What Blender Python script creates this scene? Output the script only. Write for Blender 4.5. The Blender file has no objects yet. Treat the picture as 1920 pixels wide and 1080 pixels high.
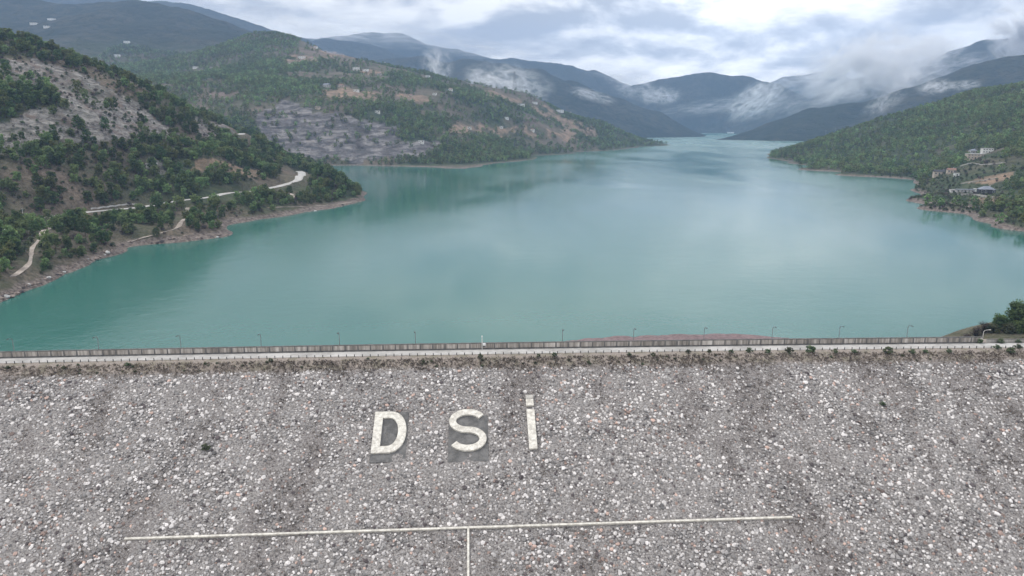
import bpy, bmesh, math, random
import numpy as np
from mathutils import Vector, Matrix

R = math.radians
rng = np.random.default_rng(7)
random.seed(7)
C = bpy.context.scene.collection
SC = bpy.context.scene

# ------------------------------------------------------------------ camera
F = 1371.0                      # focal length in pixels of a 1920 wide frame
PITCH = R(12.82)
CAMZ = 70.0                     # metres above the lake
cam_data = bpy.data.cameras.new('camera')
cam = bpy.data.objects.new('camera', cam_data)
C.objects.link(cam)
cam.location = (0, 0, CAMZ)
cam.rotation_euler = (R(90) - PITCH, 0, 0)
cam_data.sensor_width = 36.0
cam_data.lens = F / 1920 * 36.0
cam_data.clip_start = 1.0
cam_data.clip_end = 60000
SC.camera = cam

# ------------------------------------------------------------------ light
SC.view_settings.view_transform = 'Standard'
SC.view_settings.look = 'None'
SC.view_settings.gamma = 1.0
SC.view_settings.exposure = 0.46
SUN_EL, SUN_AZ = R(55), R(-82)   # azimuth measured from +Y towards +X
sd = bpy.data.lights.new('sun', 'SUN')
sd.energy = 1.25
sd.angle = R(14)
sd.color = (1.0, 0.96, 0.9)
so = bpy.data.objects.new('sun', sd)
C.objects.link(so)
sun_dir = Vector((math.sin(SUN_AZ) * math.cos(SUN_EL), math.cos(SUN_AZ) * math.cos(SUN_EL), math.sin(SUN_EL)))
so.rotation_euler = sun_dir.to_track_quat('Z', 'Y').to_euler()


def srgb(r, g, b):
    f = lambda c: (c / 12.92) if c <= 0.04045 else ((c + 0.055) / 1.055) ** 2.4
    return (f(r / 255), f(g / 255), f(b / 255), 1.0)


class NT:
    """small helper to write node trees"""
    def __init__(self, tree):
        self.t = tree
        self.n = tree.nodes
        self.l = tree.links

    def node(self, kind, **kw):
        nd = self.n.new(kind)
        for k, v in kw.items():
            setattr(nd, k, v)
        return nd

    def link(self, a, b):
        self.l.new(a, b)

    def put(self, sock, val):
        if hasattr(val, 'is_output') or isinstance(val, bpy.types.NodeSocket):
            self.l.new(val, sock)
        else:
            sock.default_value = val

    def math(self, op, a, b=None, clamp=False):
        nd = self.node('ShaderNodeMath', operation=op, use_clamp=clamp)
        self.put(nd.inputs[0], a)
        if b is not None:
            self.put(nd.inputs[1], b)
        return nd.outputs[0]

    def vmath(self, op, a, b=None, scale=None):
        nd = self.node('ShaderNodeVectorMath', operation=op)
        self.put(nd.inputs[0], a)
        if b is not None:
            self.put(nd.inputs[1], b)
        if scale is not None:
            self.put(nd.inputs['Scale'], scale)
        return nd.outputs['Value'] if op in ('DOT_PRODUCT', 'LENGTH') else nd.outputs[0]

    def mix(self, fac, a, b, blend='MIX'):
        nd = self.node('ShaderNodeMix', data_type='RGBA', blend_type=blend)
        nd.clamp_factor = True
        self.put(nd.inputs[0], fac)
        self.put(nd.inputs[6], a)
        self.put(nd.inputs[7], b)
        return nd.outputs[2]

    def ramp(self, fac, stops, interp='LINEAR'):
        nd = self.node('ShaderNodeValToRGB')
        cr = nd.color_ramp
        cr.interpolation = interp
        while len(cr.elements) < len(stops):
            cr.elements.new(0.5)
        for e, (p, c) in zip(cr.elements, stops):
            e.position = p
            e.color = c if len(c) == 4 else (*c, 1)
        self.put(nd.inputs[0], fac)
        return nd.outputs[0]

    def range(self, v, a, b, c=0.0, d=1.0, smooth=True):
        nd = self.node('ShaderNodeMapRange')
        nd.interpolation_type = 'SMOOTHSTEP' if smooth else 'LINEAR'
        self.put(nd.inputs[0], v)
        for i, x in enumerate((a, b, c, d)):
            self.put(nd.inputs[i + 1], x)
        return nd.outputs[0]

    def noise(self, vec, scale, detail=4.0, rough=0.55, dist=0.0, dim='3D'):
        nd = self.node('ShaderNodeTexNoise', noise_dimensions=dim)
        if vec is not None:
            self.put(nd.inputs['Vector'], vec)
        nd.inputs['Scale'].default_value = scale
        nd.inputs['Detail'].default_value = detail
        nd.inputs['Roughness'].default_value = rough
        nd.inputs['Distortion'].default_value = dist
        return nd.outputs[0]

    def attr(self, name):
        return self.node('ShaderNodeAttribute', attribute_name=name)

    def mapping(self, vec, scale=(1, 1, 1), rot=(0, 0, 0), loc=(0, 0, 0)):
        nd = self.node('ShaderNodeMapping')
        self.put(nd.inputs[0], vec)
        nd.inputs['Location'].default_value = loc
        nd.inputs['Rotation'].default_value = rot
        nd.inputs['Scale'].default_value = scale
        return nd.outputs[0]


# ------------------------------------------------------------------ world: overcast sky over a Nishita base
world = bpy.data.worlds.new('World')
SC.world = world
world.use_nodes = True
T = NT(world.node_tree)
T.n.clear()
wout = T.node('ShaderNodeOutputWorld')
bg = T.node('ShaderNodeBackground')
SKY_STRENGTH = 0.1
bg.inputs['Strength'].default_value = SKY_STRENGTH
sky = T.node('ShaderNodeTexSky', sky_type='NISHITA')
sky.sun_disc = False
sky.sun_elevation = SUN_EL
sky.sun_rotation = SUN_AZ
sky.altitude = 200
tc = T.node('ShaderNodeTexCoord')
dirv = T.vmath('NORMALIZE', tc.outputs['Generated'])
sep = T.node('ShaderNodeSeparateXYZ')
T.link(dirv, sep.inputs[0])
deck = T.mapping(dirv, (1.0, 1.0, 2.6), loc=(0.35, 0.1, 0.2))
n_big = T.noise(deck, 2.1, 3.0, 0.5, 0.3)
n_med = T.noise(deck, 5.4, 9.0, 0.56, 0.2)
above = T.vmath('ADD', deck, (0.0, 0.0, 0.055))
n_up = T.noise(above, 5.4, 9.0, 0.56, 0.2)
edge = T.math('MULTIPLY', T.math('SUBTRACT', n_med, n_up), 1.45)   # billow tops catch the light, bases stay grey
cl = T.math('ADD', T.math('ADD', T.math('MULTIPLY', n_big, 0.45), T.math('MULTIPLY', n_med, 0.55)), edge)


def lobe(px, py, power, gain):
    dx, dy = (px - 960) / F, -(py - 540) / F
    d = Vector((dx, math.cos(PITCH) + dy * math.sin(PITCH), -math.sin(PITCH) + dy * math.cos(PITCH))).normalized()
    dt = T.math('MAXIMUM', T.vmath('DOT_PRODUCT', dirv, tuple(d)), 0.0)
    return T.math('MULTIPLY', T.math('POWER', dt, power), gain)


cl = T.math('ADD', cl, lobe(1330, 60, 120, 0.03))        # brighter break in the cloud up the valley
cl = T.math('ADD', cl, lobe(620, 20, 220, 0.07))
cl = T.math('SUBTRACT', cl, lobe(1010, 100, 260, 0.07))  # dark rain cloud over the valley head
cloud = T.ramp(cl, [(0.31, srgb(158, 160, 164)), (0.42, srgb(184, 185, 187)), (0.53, srgb(218, 216, 213)), (0.68, srgb(246, 243, 236))])
grey = T.mix(0.75, cloud, srgb(216, 216, 218))
cloud = T.mix(T.range(sep.outputs[2], 0.18, 0.55), cloud, grey)     # the deck overhead is thinner, even and neutral
cloud = T.vmath('SCALE', cloud, scale=T.math('ADD', T.range(sep.outputs[2], 0.1, 0.75, 1.12 / SKY_STRENGTH, 1.6 / SKY_STRENGTH), lobe(1430, -170, 40, 0.95 / SKY_STRENGTH)))
col = T.mix(0.96, sky.outputs[0], cloud)
T.link(col, bg.inputs['Color'])
T.link(bg.outputs[0], wout.inputs['Surface'])

try:
    SC.cycles.volume_bounces = 3
    SC.cycles.max_bounces = 5
    SC.cycles.diffuse_bounces = 2
    SC.cycles.glossy_bounces = 3
    SC.cycles.transparent_max_bounces = 8
    SC.cycles.volume_step_rate = 1.0
    SC.cycles.volume_max_steps = 128
except Exception:
    pass


# ------------------------------------------------------------------ object helpers
def link(o, parent=None):
    C.objects.link(o)
    if parent is not None:
        o.parent = parent
    return o


def tag(o, label=None, cat=None, group=None, kind=None):
    if label:
        o['label'] = label
    if cat:
        o['category'] = cat
    if group:
        o['group'] = group
    if kind:
        o['kind'] = kind
    return o


def empty(name, loc=(0, 0, 0), rz=0.0):
    o = bpy.data.objects.new(name, None)
    o.empty_display_size = 1.0
    link(o)
    o.location = loc
    o.rotation_euler = (0, 0, rz)
    return o


def np_mesh(name, verts, faces, smooth=False, mat=None):
    """verts (n,3), faces (m,k) all with the same corner count"""
    me = bpy.data.meshes.new(name)
    verts = np.asarray(verts, np.float32)
    faces = np.asarray(faces, np.int32)
    m, k = faces.shape
    me.vertices.add(len(verts))
    me.vertices.foreach_set('co', verts.ravel())
    me.loops.add(m * k)
    me.loops.foreach_set('vertex_index', faces.ravel())
    me.polygons.add(m)
    me.polygons.foreach_set('loop_start', np.arange(0, m * k, k, dtype=np.int32))
    me.polygons.foreach_set('use_smooth', np.full(m, smooth, bool))
    me.update(calc_edges=True)
    if mat:
        me.materials.append(mat)
    return me


def add_float(me, name, vals, domain='POINT'):
    a = me.attributes.new(name, 'FLOAT', domain)
    a.data.foreach_set('value', np.asarray(vals, np.float32))


def add_color(me, name, vals, domain='POINT'):
    a = me.attributes.new(name, 'FLOAT_COLOR', domain)
    v = np.ones((len(vals), 4), np.float32)
    v[:, :3] = vals
    a.data.foreach_set('color', v.ravel())


class MB:
    """collects boxes, bars and tubes into one mesh"""
    def __init__(self):
        self.bm = bmesh.new()

    def box(self, x0, x1, y0, y1, z0, z1, M=None):
        vs = [self.bm.verts.new((x, y, z)) for z in (z0, z1) for y in (y0, y1) for x in (x0, x1)]
        for f in ((0, 2, 3, 1), (4, 5, 7, 6), (0, 1, 5, 4), (2, 6, 7, 3), (0, 4, 6, 2), (1, 3, 7, 5)):
            self.bm.faces.new([vs[i] for i in f])
        if M is not None:
            for v in vs:
                v.co = M @ v.co
        return self

    def tube(self, pts, radii, n=8):
        pts = [Vector(p) for p in pts]
        rings = []
        for i, p in enumerate(pts):
            d = (pts[min(i + 1, len(pts) - 1)] - pts[max(i - 1, 0)]).normalized()
            a = d.cross(Vector((0, 0, 1)) if abs(d.z) < 0.9 else Vector((1, 0, 0))).normalized()
            b = d.cross(a)
            r = radii[i] if hasattr(radii, '__len__') else radii
            rings.append([self.bm.verts.new(p + (a * math.cos(2 * math.pi * k / n) + b * math.sin(2 * math.pi * k / n)) * r) for k in range(n)])
        for r0, r1 in zip(rings, rings[1:]):
            for k in range(n):
                self.bm.faces.new((r0[k], r0[(k + 1) % n], r1[(k + 1) % n], r1[k]))
        self.bm.faces.new(rings[0][::-1])
        self.bm.faces.new(rings[-1])
        return self

    def prism(self, poly, z0, z1):
        a = [self.bm.verts.new((x, y, z0)) for x, y in poly]
        b = [self.bm.verts.new((x, y, z1)) for x, y in poly]
        n = len(poly)
        self.bm.faces.new(a[::-1])
        self.bm.faces.new(b)
        for i in range(n):
            self.bm.faces.new((a[i], a[(i + 1) % n], b[(i + 1) % n], b[i]))
        return self

    def mesh(self, name, mat, bevel=0.0):
        bmesh.ops.recalc_face_normals(self.bm, faces=self.bm.faces)
        if bevel:
            bmesh.ops.bevel(self.bm, geom=list(self.bm.edges), offset=bevel, segments=1, affect='EDGES')
        me = bpy.data.meshes.new(name)
        self.bm.to_mesh(me)
        self.bm.free()
        me.materials.append(mat)
        return me

    def build(self, name, mat, parent=None, bevel=0.0):
        return link(bpy.data.objects.new(name, self.mesh(name, mat, bevel)), parent)


def copy_tree(root, parent=None):
    c = root.copy()
    C.objects.link(c)
    if parent is not None:
        c.parent = parent
    for ch in list(root.children):
        copy_tree(ch, c)
    return c


# ------------------------------------------------------------------ materials
def new_mat(name):
    m = bpy.data.materials.new(name)
    m.use_nodes = True
    t = NT(m.node_tree)
    t.n.clear()
    out = t.node('ShaderNodeOutputMaterial')
    p = t.node('ShaderNodeBsdfPrincipled')
    t.link(p.outputs[0], out.inputs['Surface'])
    p.inputs['Roughness'].default_value = 0.85
    p.inputs['Specular IOR Level'].default_value = 0.25
    return m, t, p, out


def bump(t, p, height, strength, dist):
    b = t.node('ShaderNodeBump')
    b.inputs['Strength'].default_value = strength
    b.inputs['Distance'].default_value = dist
    t.put(b.inputs['Height'], height)
    t.link(b.outputs[0], p.inputs['Normal'])
    return b


def worn(name, c0, c1, scale=0.6, rough=0.85, stretch=(1, 1, 1), bump_d=0.02, metallic=0.0, obj_var=0.0):
    """a painted, concrete or metal surface with uneven dirt"""
    m, t, p, out = new_mat(name)
    co = t.node('ShaderNodeTexCoord').outputs['Object']
    co = t.mapping(co, stretch)
    n1 = t.noise(co, scale, 5, 0.6, 0.3)
    n2 = t.noise(co, scale * 7, 4, 0.6)
    f = t.range(t.math('ADD', t.math('MULTIPLY', n1, 0.65), t.math('MULTIPLY', n2, 0.35)), 0.36, 0.64)
    c = t.mix(f, c0, c1)
    if obj_var:
        oi = t.node('ShaderNodeObjectInfo')
        hs = t.node('ShaderNodeHueSaturation')
        t.link(t.range(oi.outputs['Random'], 0, 1, 1 - obj_var, 1 + obj_var, False), hs.inputs['Value'])
        t.link(c, hs.inputs['Color'])
        c = hs.outputs[0]
    t.link(c, p.inputs['Base Color'])
    p.inputs['Roughness'].default_value = rough
    p.inputs['Metallic'].default_value = metallic
    if bump_d:
        bump(t, p, n2, 0.5, bump_d)
    return m


def leafy(name, dark, light, hue=0.04, val=0.38):
    m, t, p, out = new_mat(name)
    a = t.attr('tone').outputs['Fac']
    c = t.mix(a, dark, light)
    oi = t.node('ShaderNodeObjectInfo')
    geo = t.node('ShaderNodeNewGeometry')
    patch = t.noise(geo.outputs['Position'], 0.012, 3, 0.6)
    hs = t.node('ShaderNodeHueSaturation')
    t.link(t.range(oi.outputs['Random'], 0, 1, 0.5 - hue, 0.5 + hue, False), hs.inputs['Hue'])
    v = t.math('MULTIPLY', t.range(oi.outputs['Random'], 0, 1, 1 - val, 1 + val, False), t.range(patch, 0.3, 0.7, 0.75, 1.25))
    t.link(v, hs.inputs['Value'])
    t.link(c, hs.inputs['Color'])
    t.link(hs.outputs[0], p.inputs['Base Color'])
    p.inputs['Roughness'].default_value = 0.75
    p.inputs['Specular IOR Level'].default_value = 0.15
    tr = t.node('ShaderNodeBsdfTranslucent')
    t.link(hs.outputs[0], tr.inputs['Color'])
    mx = t.node('ShaderNodeMixShader')
    mx.inputs[0].default_value = 0.45
    t.link(p.outputs[0], mx.inputs[1])
    t.link(tr.outputs[0], mx.inputs[2])
    t.link(mx.outputs[0], out.inputs['Surface'])
    return m


M_PINE = leafy('pine_needles', (0.08, 0.118, 0.05, 1), (0.25, 0.31, 0.12, 1))
M_DARKPINE = leafy('dark_pine_needles', (0.048, 0.083, 0.036, 1), (0.15, 0.21, 0.08, 1), 0.02, 0.2)
M_SHRUB = leafy('shrub_leaves', (0.06, 0.08, 0.045, 1), (0.16, 0.19, 0.105, 1), 0.03, 0.35)
M_BARE = leafy('bare_twigs', (0.06, 0.05, 0.048, 1), (0.17, 0.14, 0.13, 1), 0.02, 0.25)
M_DRYGRASS = leafy('dry_grass', (0.14, 0.12, 0.1, 1), (0.32, 0.28, 0.23, 1), 0.02, 0.25)
M_BARK = worn('bark', (0.09, 0.065, 0.05, 1), (0.16, 0.12, 0.09, 1), 2.0, 0.95, (1, 1, 0.3))
M_CONC = worn('weathered_concrete', (0.28, 0.26, 0.24, 1), (0.5, 0.48, 0.44, 1), 0.5, 0.9, (1, 1, 0.25))
M_ROADSURF = worn('pale_road_surface', (0.3, 0.29, 0.275, 1), (0.48, 0.465, 0.445, 1), 0.12, 0.95)
M_TRACK = worn('pale_dirt_track', (0.24, 0.2, 0.17, 1), (0.42, 0.37, 0.32, 1), 0.2, 0.95)
M_LETTER = worn('white_letter_paint', (0.42, 0.395, 0.35, 1), (0.75, 0.72, 0.65, 1), 1.1, 0.9)
M_SLAB = worn('dark_concrete_slab', (0.085, 0.083, 0.08, 1), (0.17, 0.165, 0.16, 1), 0.5, 0.9)
M_STEEL = worn('galvanised_steel', (0.16, 0.17, 0.18, 1), (0.28, 0.29, 0.3, 1), 1.0, 0.5, metallic=0.6, bump_d=0)
M_PALEPOLE = worn('pale_pole', (0.5, 0.48, 0.45, 1), (0.65, 0.63, 0.6, 1), 1.0, 0.7, bump_d=0)
M_WHITE = worn('white_paint', (0.66, 0.66, 0.64, 1), (0.82, 0.82, 0.8, 1), 0.6, 0.6, bump_d=0)
M_DARK = worn('dark_metal', (0.03, 0.03, 0.032, 1), (0.06, 0.06, 0.06, 1), 1.0, 0.6, bump_d=0)
M_GLASS = worn('dark_glass', (0.02, 0.025, 0.03, 1), (0.05, 0.055, 0.06, 1), 1.0, 0.15, bump_d=0)
M_TYRE = worn('tyre_rubber', (0.02, 0.02, 0.02, 1), (0.035, 0.035, 0.035, 1), 3.0, 0.9, bump_d=0)
M_WALLW = worn('whitewashed_wall', (0.6, 0.58, 0.54, 1), (0.78, 0.76, 0.72, 1), 0.4, 0.9)
M_WALLO = worn('ochre_wall', (0.42, 0.34, 0.27, 1), (0.55, 0.46, 0.38, 1), 0.4, 0.9)
M_WALLG = worn('grey_block_wall', (0.34, 0.33, 0.32, 1), (0.5, 0.48, 0.46, 1), 0.4, 0.9)
M_ROOFR = worn('red_roof_tiles', (0.17, 0.1, 0.08, 1), (0.29, 0.18, 0.14, 1), 0.7, 0.9)
M_ROOFB = worn('blue_grey_roof_sheet', (0.13, 0.145, 0.175, 1), (0.22, 0.24, 0.28, 1), 0.4, 0.5)
M_ROOFG = worn('flat_concrete_roof', (0.35, 0.34, 0.33, 1), (0.5, 0.49, 0.47, 1), 0.4, 0.9)
M_ROCKPALE = worn('pale_limestone', (0.36, 0.35, 0.34, 1), (0.62, 0.61, 0.6, 1), 0.8, 0.9, bump_d=0.15)
M_ROCKBROWN = worn('brown_shore_rock', (0.14, 0.11, 0.095, 1), (0.34, 0.28, 0.245, 1), 0.8, 0.9, bump_d=0.15)
M_ROCKDARK = worn('dark_boulder', (0.05, 0.045, 0.045, 1), (0.12, 0.1, 0.1, 1), 0.8, 0.9, bump_d=0.1)


# ------------------------------------------------------------------ picture <-> place
def ray(u, v):
    u = np.asarray(u, float)
    v = np.asarray(v, float)
    dx, dy = (u - 960) / F, -(v - 540) / F
    return dx, math.cos(PITCH) + dy * math.sin(PITCH), -math.sin(PITCH) + dy * math.cos(PITCH)


def at_Y(u, v, Y):
    dx, dy, dz = ray(u, v)
    k = Y / dy
    return float(dx * k), float(Y), float(CAMZ + dz * k)


def at_z(u, v, z=0.0):
    dx, dy, dz = ray(u, v)
    k = (z - CAMZ) / dz
    return float(dx * k), float(dy * k), z


def pix(x, y, z):
    """place -> pixel of the 1920 wide frame (used only to choose what the camera can see)"""
    cy, sy = math.cos(PITCH), math.sin(PITCH)
    zz = z - CAMZ
    d = y * cy - zz * sy
    up = y * sy + zz * cy
    return 960 + F * x / d, 540 - F * up / d, d


# ------------------------------------------------------------------ numpy noise
def _hash(ix, iy, s):
    h = (ix.astype(np.int64) * 374761393 + iy.astype(np.int64) * 668265263 + s * 1442695041) & 0x7fffffff
    h = ((h ^ (h >> 13)) * 1274126177) & 0x7fffffff
    return ((h ^ (h >> 16)) & 0xffff) / 65535.0


def vnoise(x, y, s=0):
    ix, iy = np.floor(x), np.floor(y)
    fx, fy = x - ix, y - iy
    fx = fx * fx * fx * (fx * (fx * 6 - 15) + 10)
    fy = fy * fy * fy * (fy * (fy * 6 - 15) + 10)
    a, b = _hash(ix, iy, s), _hash(ix + 1, iy, s)
    c, d = _hash(ix, iy + 1, s), _hash(ix + 1, iy + 1, s)
    return (a + (b - a) * fx) * (1 - fy) + (c + (d - c) * fx) * fy


def fbm(x, y, wl, octs=4, s=0, rough=0.5):
    """about -1..1"""
    t = np.zeros_like(x)
    a, n = 1.0, 0.0
    for o in range(octs):
        ca, sa = math.cos(0.7 * o + 0.3), math.sin(0.7 * o + 0.3)
        t += a * (vnoise((x * ca - y * sa) / wl + 17.3 * o, (x * sa + y * ca) / wl - 9.1 * o, s + o) * 2 - 1)
        n += a
        a *= rough
        wl *= 0.5
    return t / n * 1.5


def ridged(x, y, wl, octs=4, s=0):
    t = np.zeros_like(x)
    a, n = 1.0, 0.0
    for o in range(octs):
        ca, sa = math.cos(0.9 * o + 0.5), math.sin(0.9 * o + 0.5)
        v = vnoise((x * ca - y * sa) / wl + 5.3 * o, (x * sa + y * ca) / wl + 3.1 * o, s + o)
        t += a * (1 - np.abs(v * 2 - 1))
        n += a
        a *= 0.5
        wl *= 0.5
    return t / n * 2 - 1


def smooth(a, b, x):
    t = np.clip((x - a) / (b - a), 0, 1)
    return t * t * (3 - 2 * t)


# ------------------------------------------------------------------ dam frame
DAM_TH = R(2.9)
DAM_Y = 187.2
CREST = 9.5
SLOPE = math.tan(R(29.5))
ct, st = math.cos(DAM_TH), math.sin(DAM_TH)


def dam(lx, ly):
    return lx * ct - ly * st, DAM_Y + lx * st + ly * ct


def undam(x, y):
    y = y - DAM_Y
    return x * ct + y * st, -x * st + y * ct


def camber(lx):
    return 0.55 * (1 - (np.asarray(lx) / 150.0) ** 2)


# ------------------------------------------------------------------ terrain
pts = []


def shore(lst):
    for u, v in lst:
        pts.append(at_z(u, v, 0.0))


def bed(lst, z=-12):
    for u, v in lst:
        x, y, _ = at_z(u, v, 0.0)
        pts.append((x, y, z))


def hill(lst, lower=0.0):
    for u, v, Y in lst:
        x, y, z = at_Y(u, v, Y)
        pts.append((x, y, z - lower))


# near left hill
shore([(-60, 602), (0, 566), (40, 548), (110, 515), (170, 490), (228, 464), (300, 456), (370, 450), (428, 443), (438, 436), (425, 428),
       (480, 412), (560, 400), (640, 388), (670, 379), (681, 369), (676, 357), (664, 345), (640, 333), (600, 322), (560, 317), (500, 315)])
bed([(0, 600), (40, 575), (120, 540), (180, 512), (240, 484), (310, 475), (380, 468), (450, 452), (470, 432), (520, 420), (600, 408), (690, 388), (702, 370), (696, 352), (690, 335), (660, 324), (620, 317)], -6)
hill([(0, 430, 402), (60, 415, 440), (180, 397, 478), (320, 379, 530), (465, 360, 606), (530, 350, 652), (560, 335, 722),
      (0, 280, 500), (0, 205, 540), (0, 110, 640), (0, 72, 670), (-150, 40, 650), (-150, 250, 460), (-150, 420, 360), (-150, 560, 310),
      (120, 330, 490), (130, 200, 570), (100, 103, 680), (180, 138, 690), (270, 172, 700), (280, 240, 640), (250, 300, 565), (200, 345, 515),
      (400, 300, 625), (400, 340, 590), (330, 200, 730), (430, 242, 850), (478, 259, 1000), (500, 283, 900), (530, 308, 800), (440, 275, 760),
      (500, 320, 715), (610, 322, 705), (640, 340, 690), (600, 350, 665), (655, 358, 668)])
for u, v, z in [(0, 500, 9), (-60, 520, 10), (40, 515, 5), (80, 480, 9), (120, 480, 6), (60, 450, 12), (150, 440, 11), (200, 450, 6), (260, 425, 9), (220, 440, 6), (310, 420, 8), (330, 440, 4), (390, 415, 8), (400, 432, 4), (460, 390, 8), (530, 378, 8), (560, 388, 3.5)]:
    pts.append(at_z(u, v, z))
pts += [(-480, 900, 50), (-420, 1050, 8), (-560, 1100, 55), (-700, 900, 120), (-640, 700, 175), (-900, 700, 240), (-800, 1200, 120), (-330, 1020, 30)]
# hill across the inlet
shore([(450, 312), (560, 311), (650, 310), (760, 312), (860, 317), (900, 312), (940, 305), (1000, 292), (1080, 285), (1200, 275), (1219, 270)])
bed([(520, 313.5), (640, 315), (760, 320), (870, 326), (960, 310), (1090, 294), (1220, 280), (1245, 269)], -8)
hill([(640, 215, 1330), (520, 200, 1350), (740, 240, 1320), (600, 165, 1500), (700, 180, 1500), (800, 180, 1650), (900, 190, 1700), (600, 120, 1900),
      (400, 205, 1350), (330, 215, 1230), (450, 150, 1600), (350, 145, 1900), (270, 135, 2000), (480, 92, 2100), (500, 240, 1270), (420, 270, 1200),
      (490, 66, 2300), (540, 69, 2250), (590, 88, 2250), (640, 111, 2250), (730, 128, 2200), (800, 143, 2150), (880, 158, 2150), (960, 173, 2150), (1000, 183, 2150),
      (1060, 216, 2200), (1120, 227, 2200), (1180, 255, 2290), (1000, 230, 1800), (1100, 257, 2030), (850, 272, 1340), (950, 267, 1600), (750, 282, 1260)])
for u, v, Y in [(490, 66, 2300), (640, 111, 2250), (800, 143, 2150), (960, 173, 2150), (1120, 227, 2200)]:
    x, y, z = at_Y(u, v, Y)
    pts.append((x * 1.25, y * 1.25, z * 0.35 - 20))
pts += [(250, 2700, -20), (420, 2650, -15), (480, 2450, -15)]
# right bank
shore([(1460, 299), (1475, 305), (1530, 315), (1600, 324), (1700, 328), (1713, 338), (1728, 350), (1716, 360), (1701, 375), (1740, 387), (1800, 393), (1846, 400), (1829, 411), (1880, 420), (1920, 421), (2000, 432), (2100, 475), (2150, 560)])
bed([(1400, 300), (1425, 292), (1440, 285), (1400, 280), (1360, 290), (1445, 303), (1470, 312), (1530, 325), (1610, 333), (1680, 338), (1690, 348), (1680, 365), (1680, 385), (1730, 398), (1800, 404), (1812, 418), (1870, 432), (1920, 436)], -6)
hill([(1500, 277, 1400), (1600, 244, 1450), (1700, 214, 1450), (1800, 184, 1450), (1870, 169, 1450), (1920, 157, 1450), (2100, 124, 1450), (1600, 290, 1230), (1700, 280, 1100), (1800, 250, 1100),
      (1900, 220, 1100), (1920, 270, 900), (1800, 300, 900), (1830, 293, 850), (1760, 330, 800), (1845, 359, 680), (1900, 330, 700), (1920, 372, 600), (1885, 393, 560), (2050, 300, 700), (2100, 380, 520), (1790, 360, 690), (1550, 290, 1330), (2100, 220, 900)])
for u, v, z in [(1850, 405, 4), (1890, 412, 5), (1920, 411, 7), (1760, 380, 4.5), (1800, 387, 4.5), (1722, 368, 4), (1840, 392, 6), (1600, 321, 5), (1530, 311, 5), (1690, 324, 5), (1960, 415, 7)]:
    pts.append(at_z(u, v, z))
for u, v, Y in [(1500, 277, 1400), (1700, 214, 1450), (1870, 169, 1450), (2100, 124, 1450)]:
    x, y, z = at_Y(u, v, Y)
    pts.append((x * 1.35, y * 1.35, z * 0.4 - 15))
# open lake
bed([(960, 600), (700, 560), (300, 600), (1200, 560), (1500, 560), (1700, 520), (960, 480), (700, 450), (1300, 450), (1600, 420), (800, 390), (1000, 380), (1300, 380), (1550, 360), (760, 345), (900, 340),
     (1100, 330), (1300, 310), (1400, 300), (1250, 290), (1330, 278), (1700, 440), (1600, 600), (1800, 480), (1850, 560)], -14)
# dam abutments and the valley below the dam
for lx, ly, z in [(150, 4, 10), (142, 20, 9.6), (152, 28, 8), (175, 20, 12), (133, 24, 1), (134, 42, -5), (190, 60, -2), (160, 55, -6), (175, 42, 3), (230, 0, 30), (200, -60, 5), (240, -120, 0), (-200, 5, 12), (-230, -60, 20), (-190, 40, -8),
                  (0, -130, -68), (-120, -130, -55), (120, -130, -50), (0, 30, -14), (-100, 30, -12), (80, 34, -10)]:
    x, y = dam(lx, ly)
    pts.append((x, y, z))
PT = np.array(pts)
KC = 18.0


def _kern(dx, dy):
    return np.sqrt(dx * dx + dy * dy + KC * KC)


_n = len(PT)
_A = np.zeros((_n + 1, _n + 1))
_A[:_n, :_n] = -_kern(PT[:, None, 0] - PT[None, :, 0], PT[:, None, 1] - PT[None, :, 1]) + np.eye(_n) * 1.0
_A[:_n, _n] = 1
_A[_n, :_n] = 1
_W = np.linalg.solve(_A, np.concatenate([PT[:, 2], [0]]))


def rbf(x, y):
    sh = x.shape
    x, y = x.ravel().astype(np.float32), y.ravel().astype(np.float32)
    out = np.empty(len(x))
    P32, W32 = PT.astype(np.float32), _W.astype(np.float32)
    for i in range(0, len(x), 20000):
        s = slice(i, i + 20000)
        k = _kern(x[s, None] - P32[None, :, 0], y[s, None] - P32[None, :, 1])
        out[s] = -(k @ W32[:_n]) + _W[_n]
    return out.reshape(sh)


def ridge(lst, slope):
    near_ = lambda Y: Y if Y < 4800 else 4800 + (Y - 4800) * 0.45
    return np.array([at_Y(u, v, near_(Y)) for u, v, Y in lst]), slope


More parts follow.
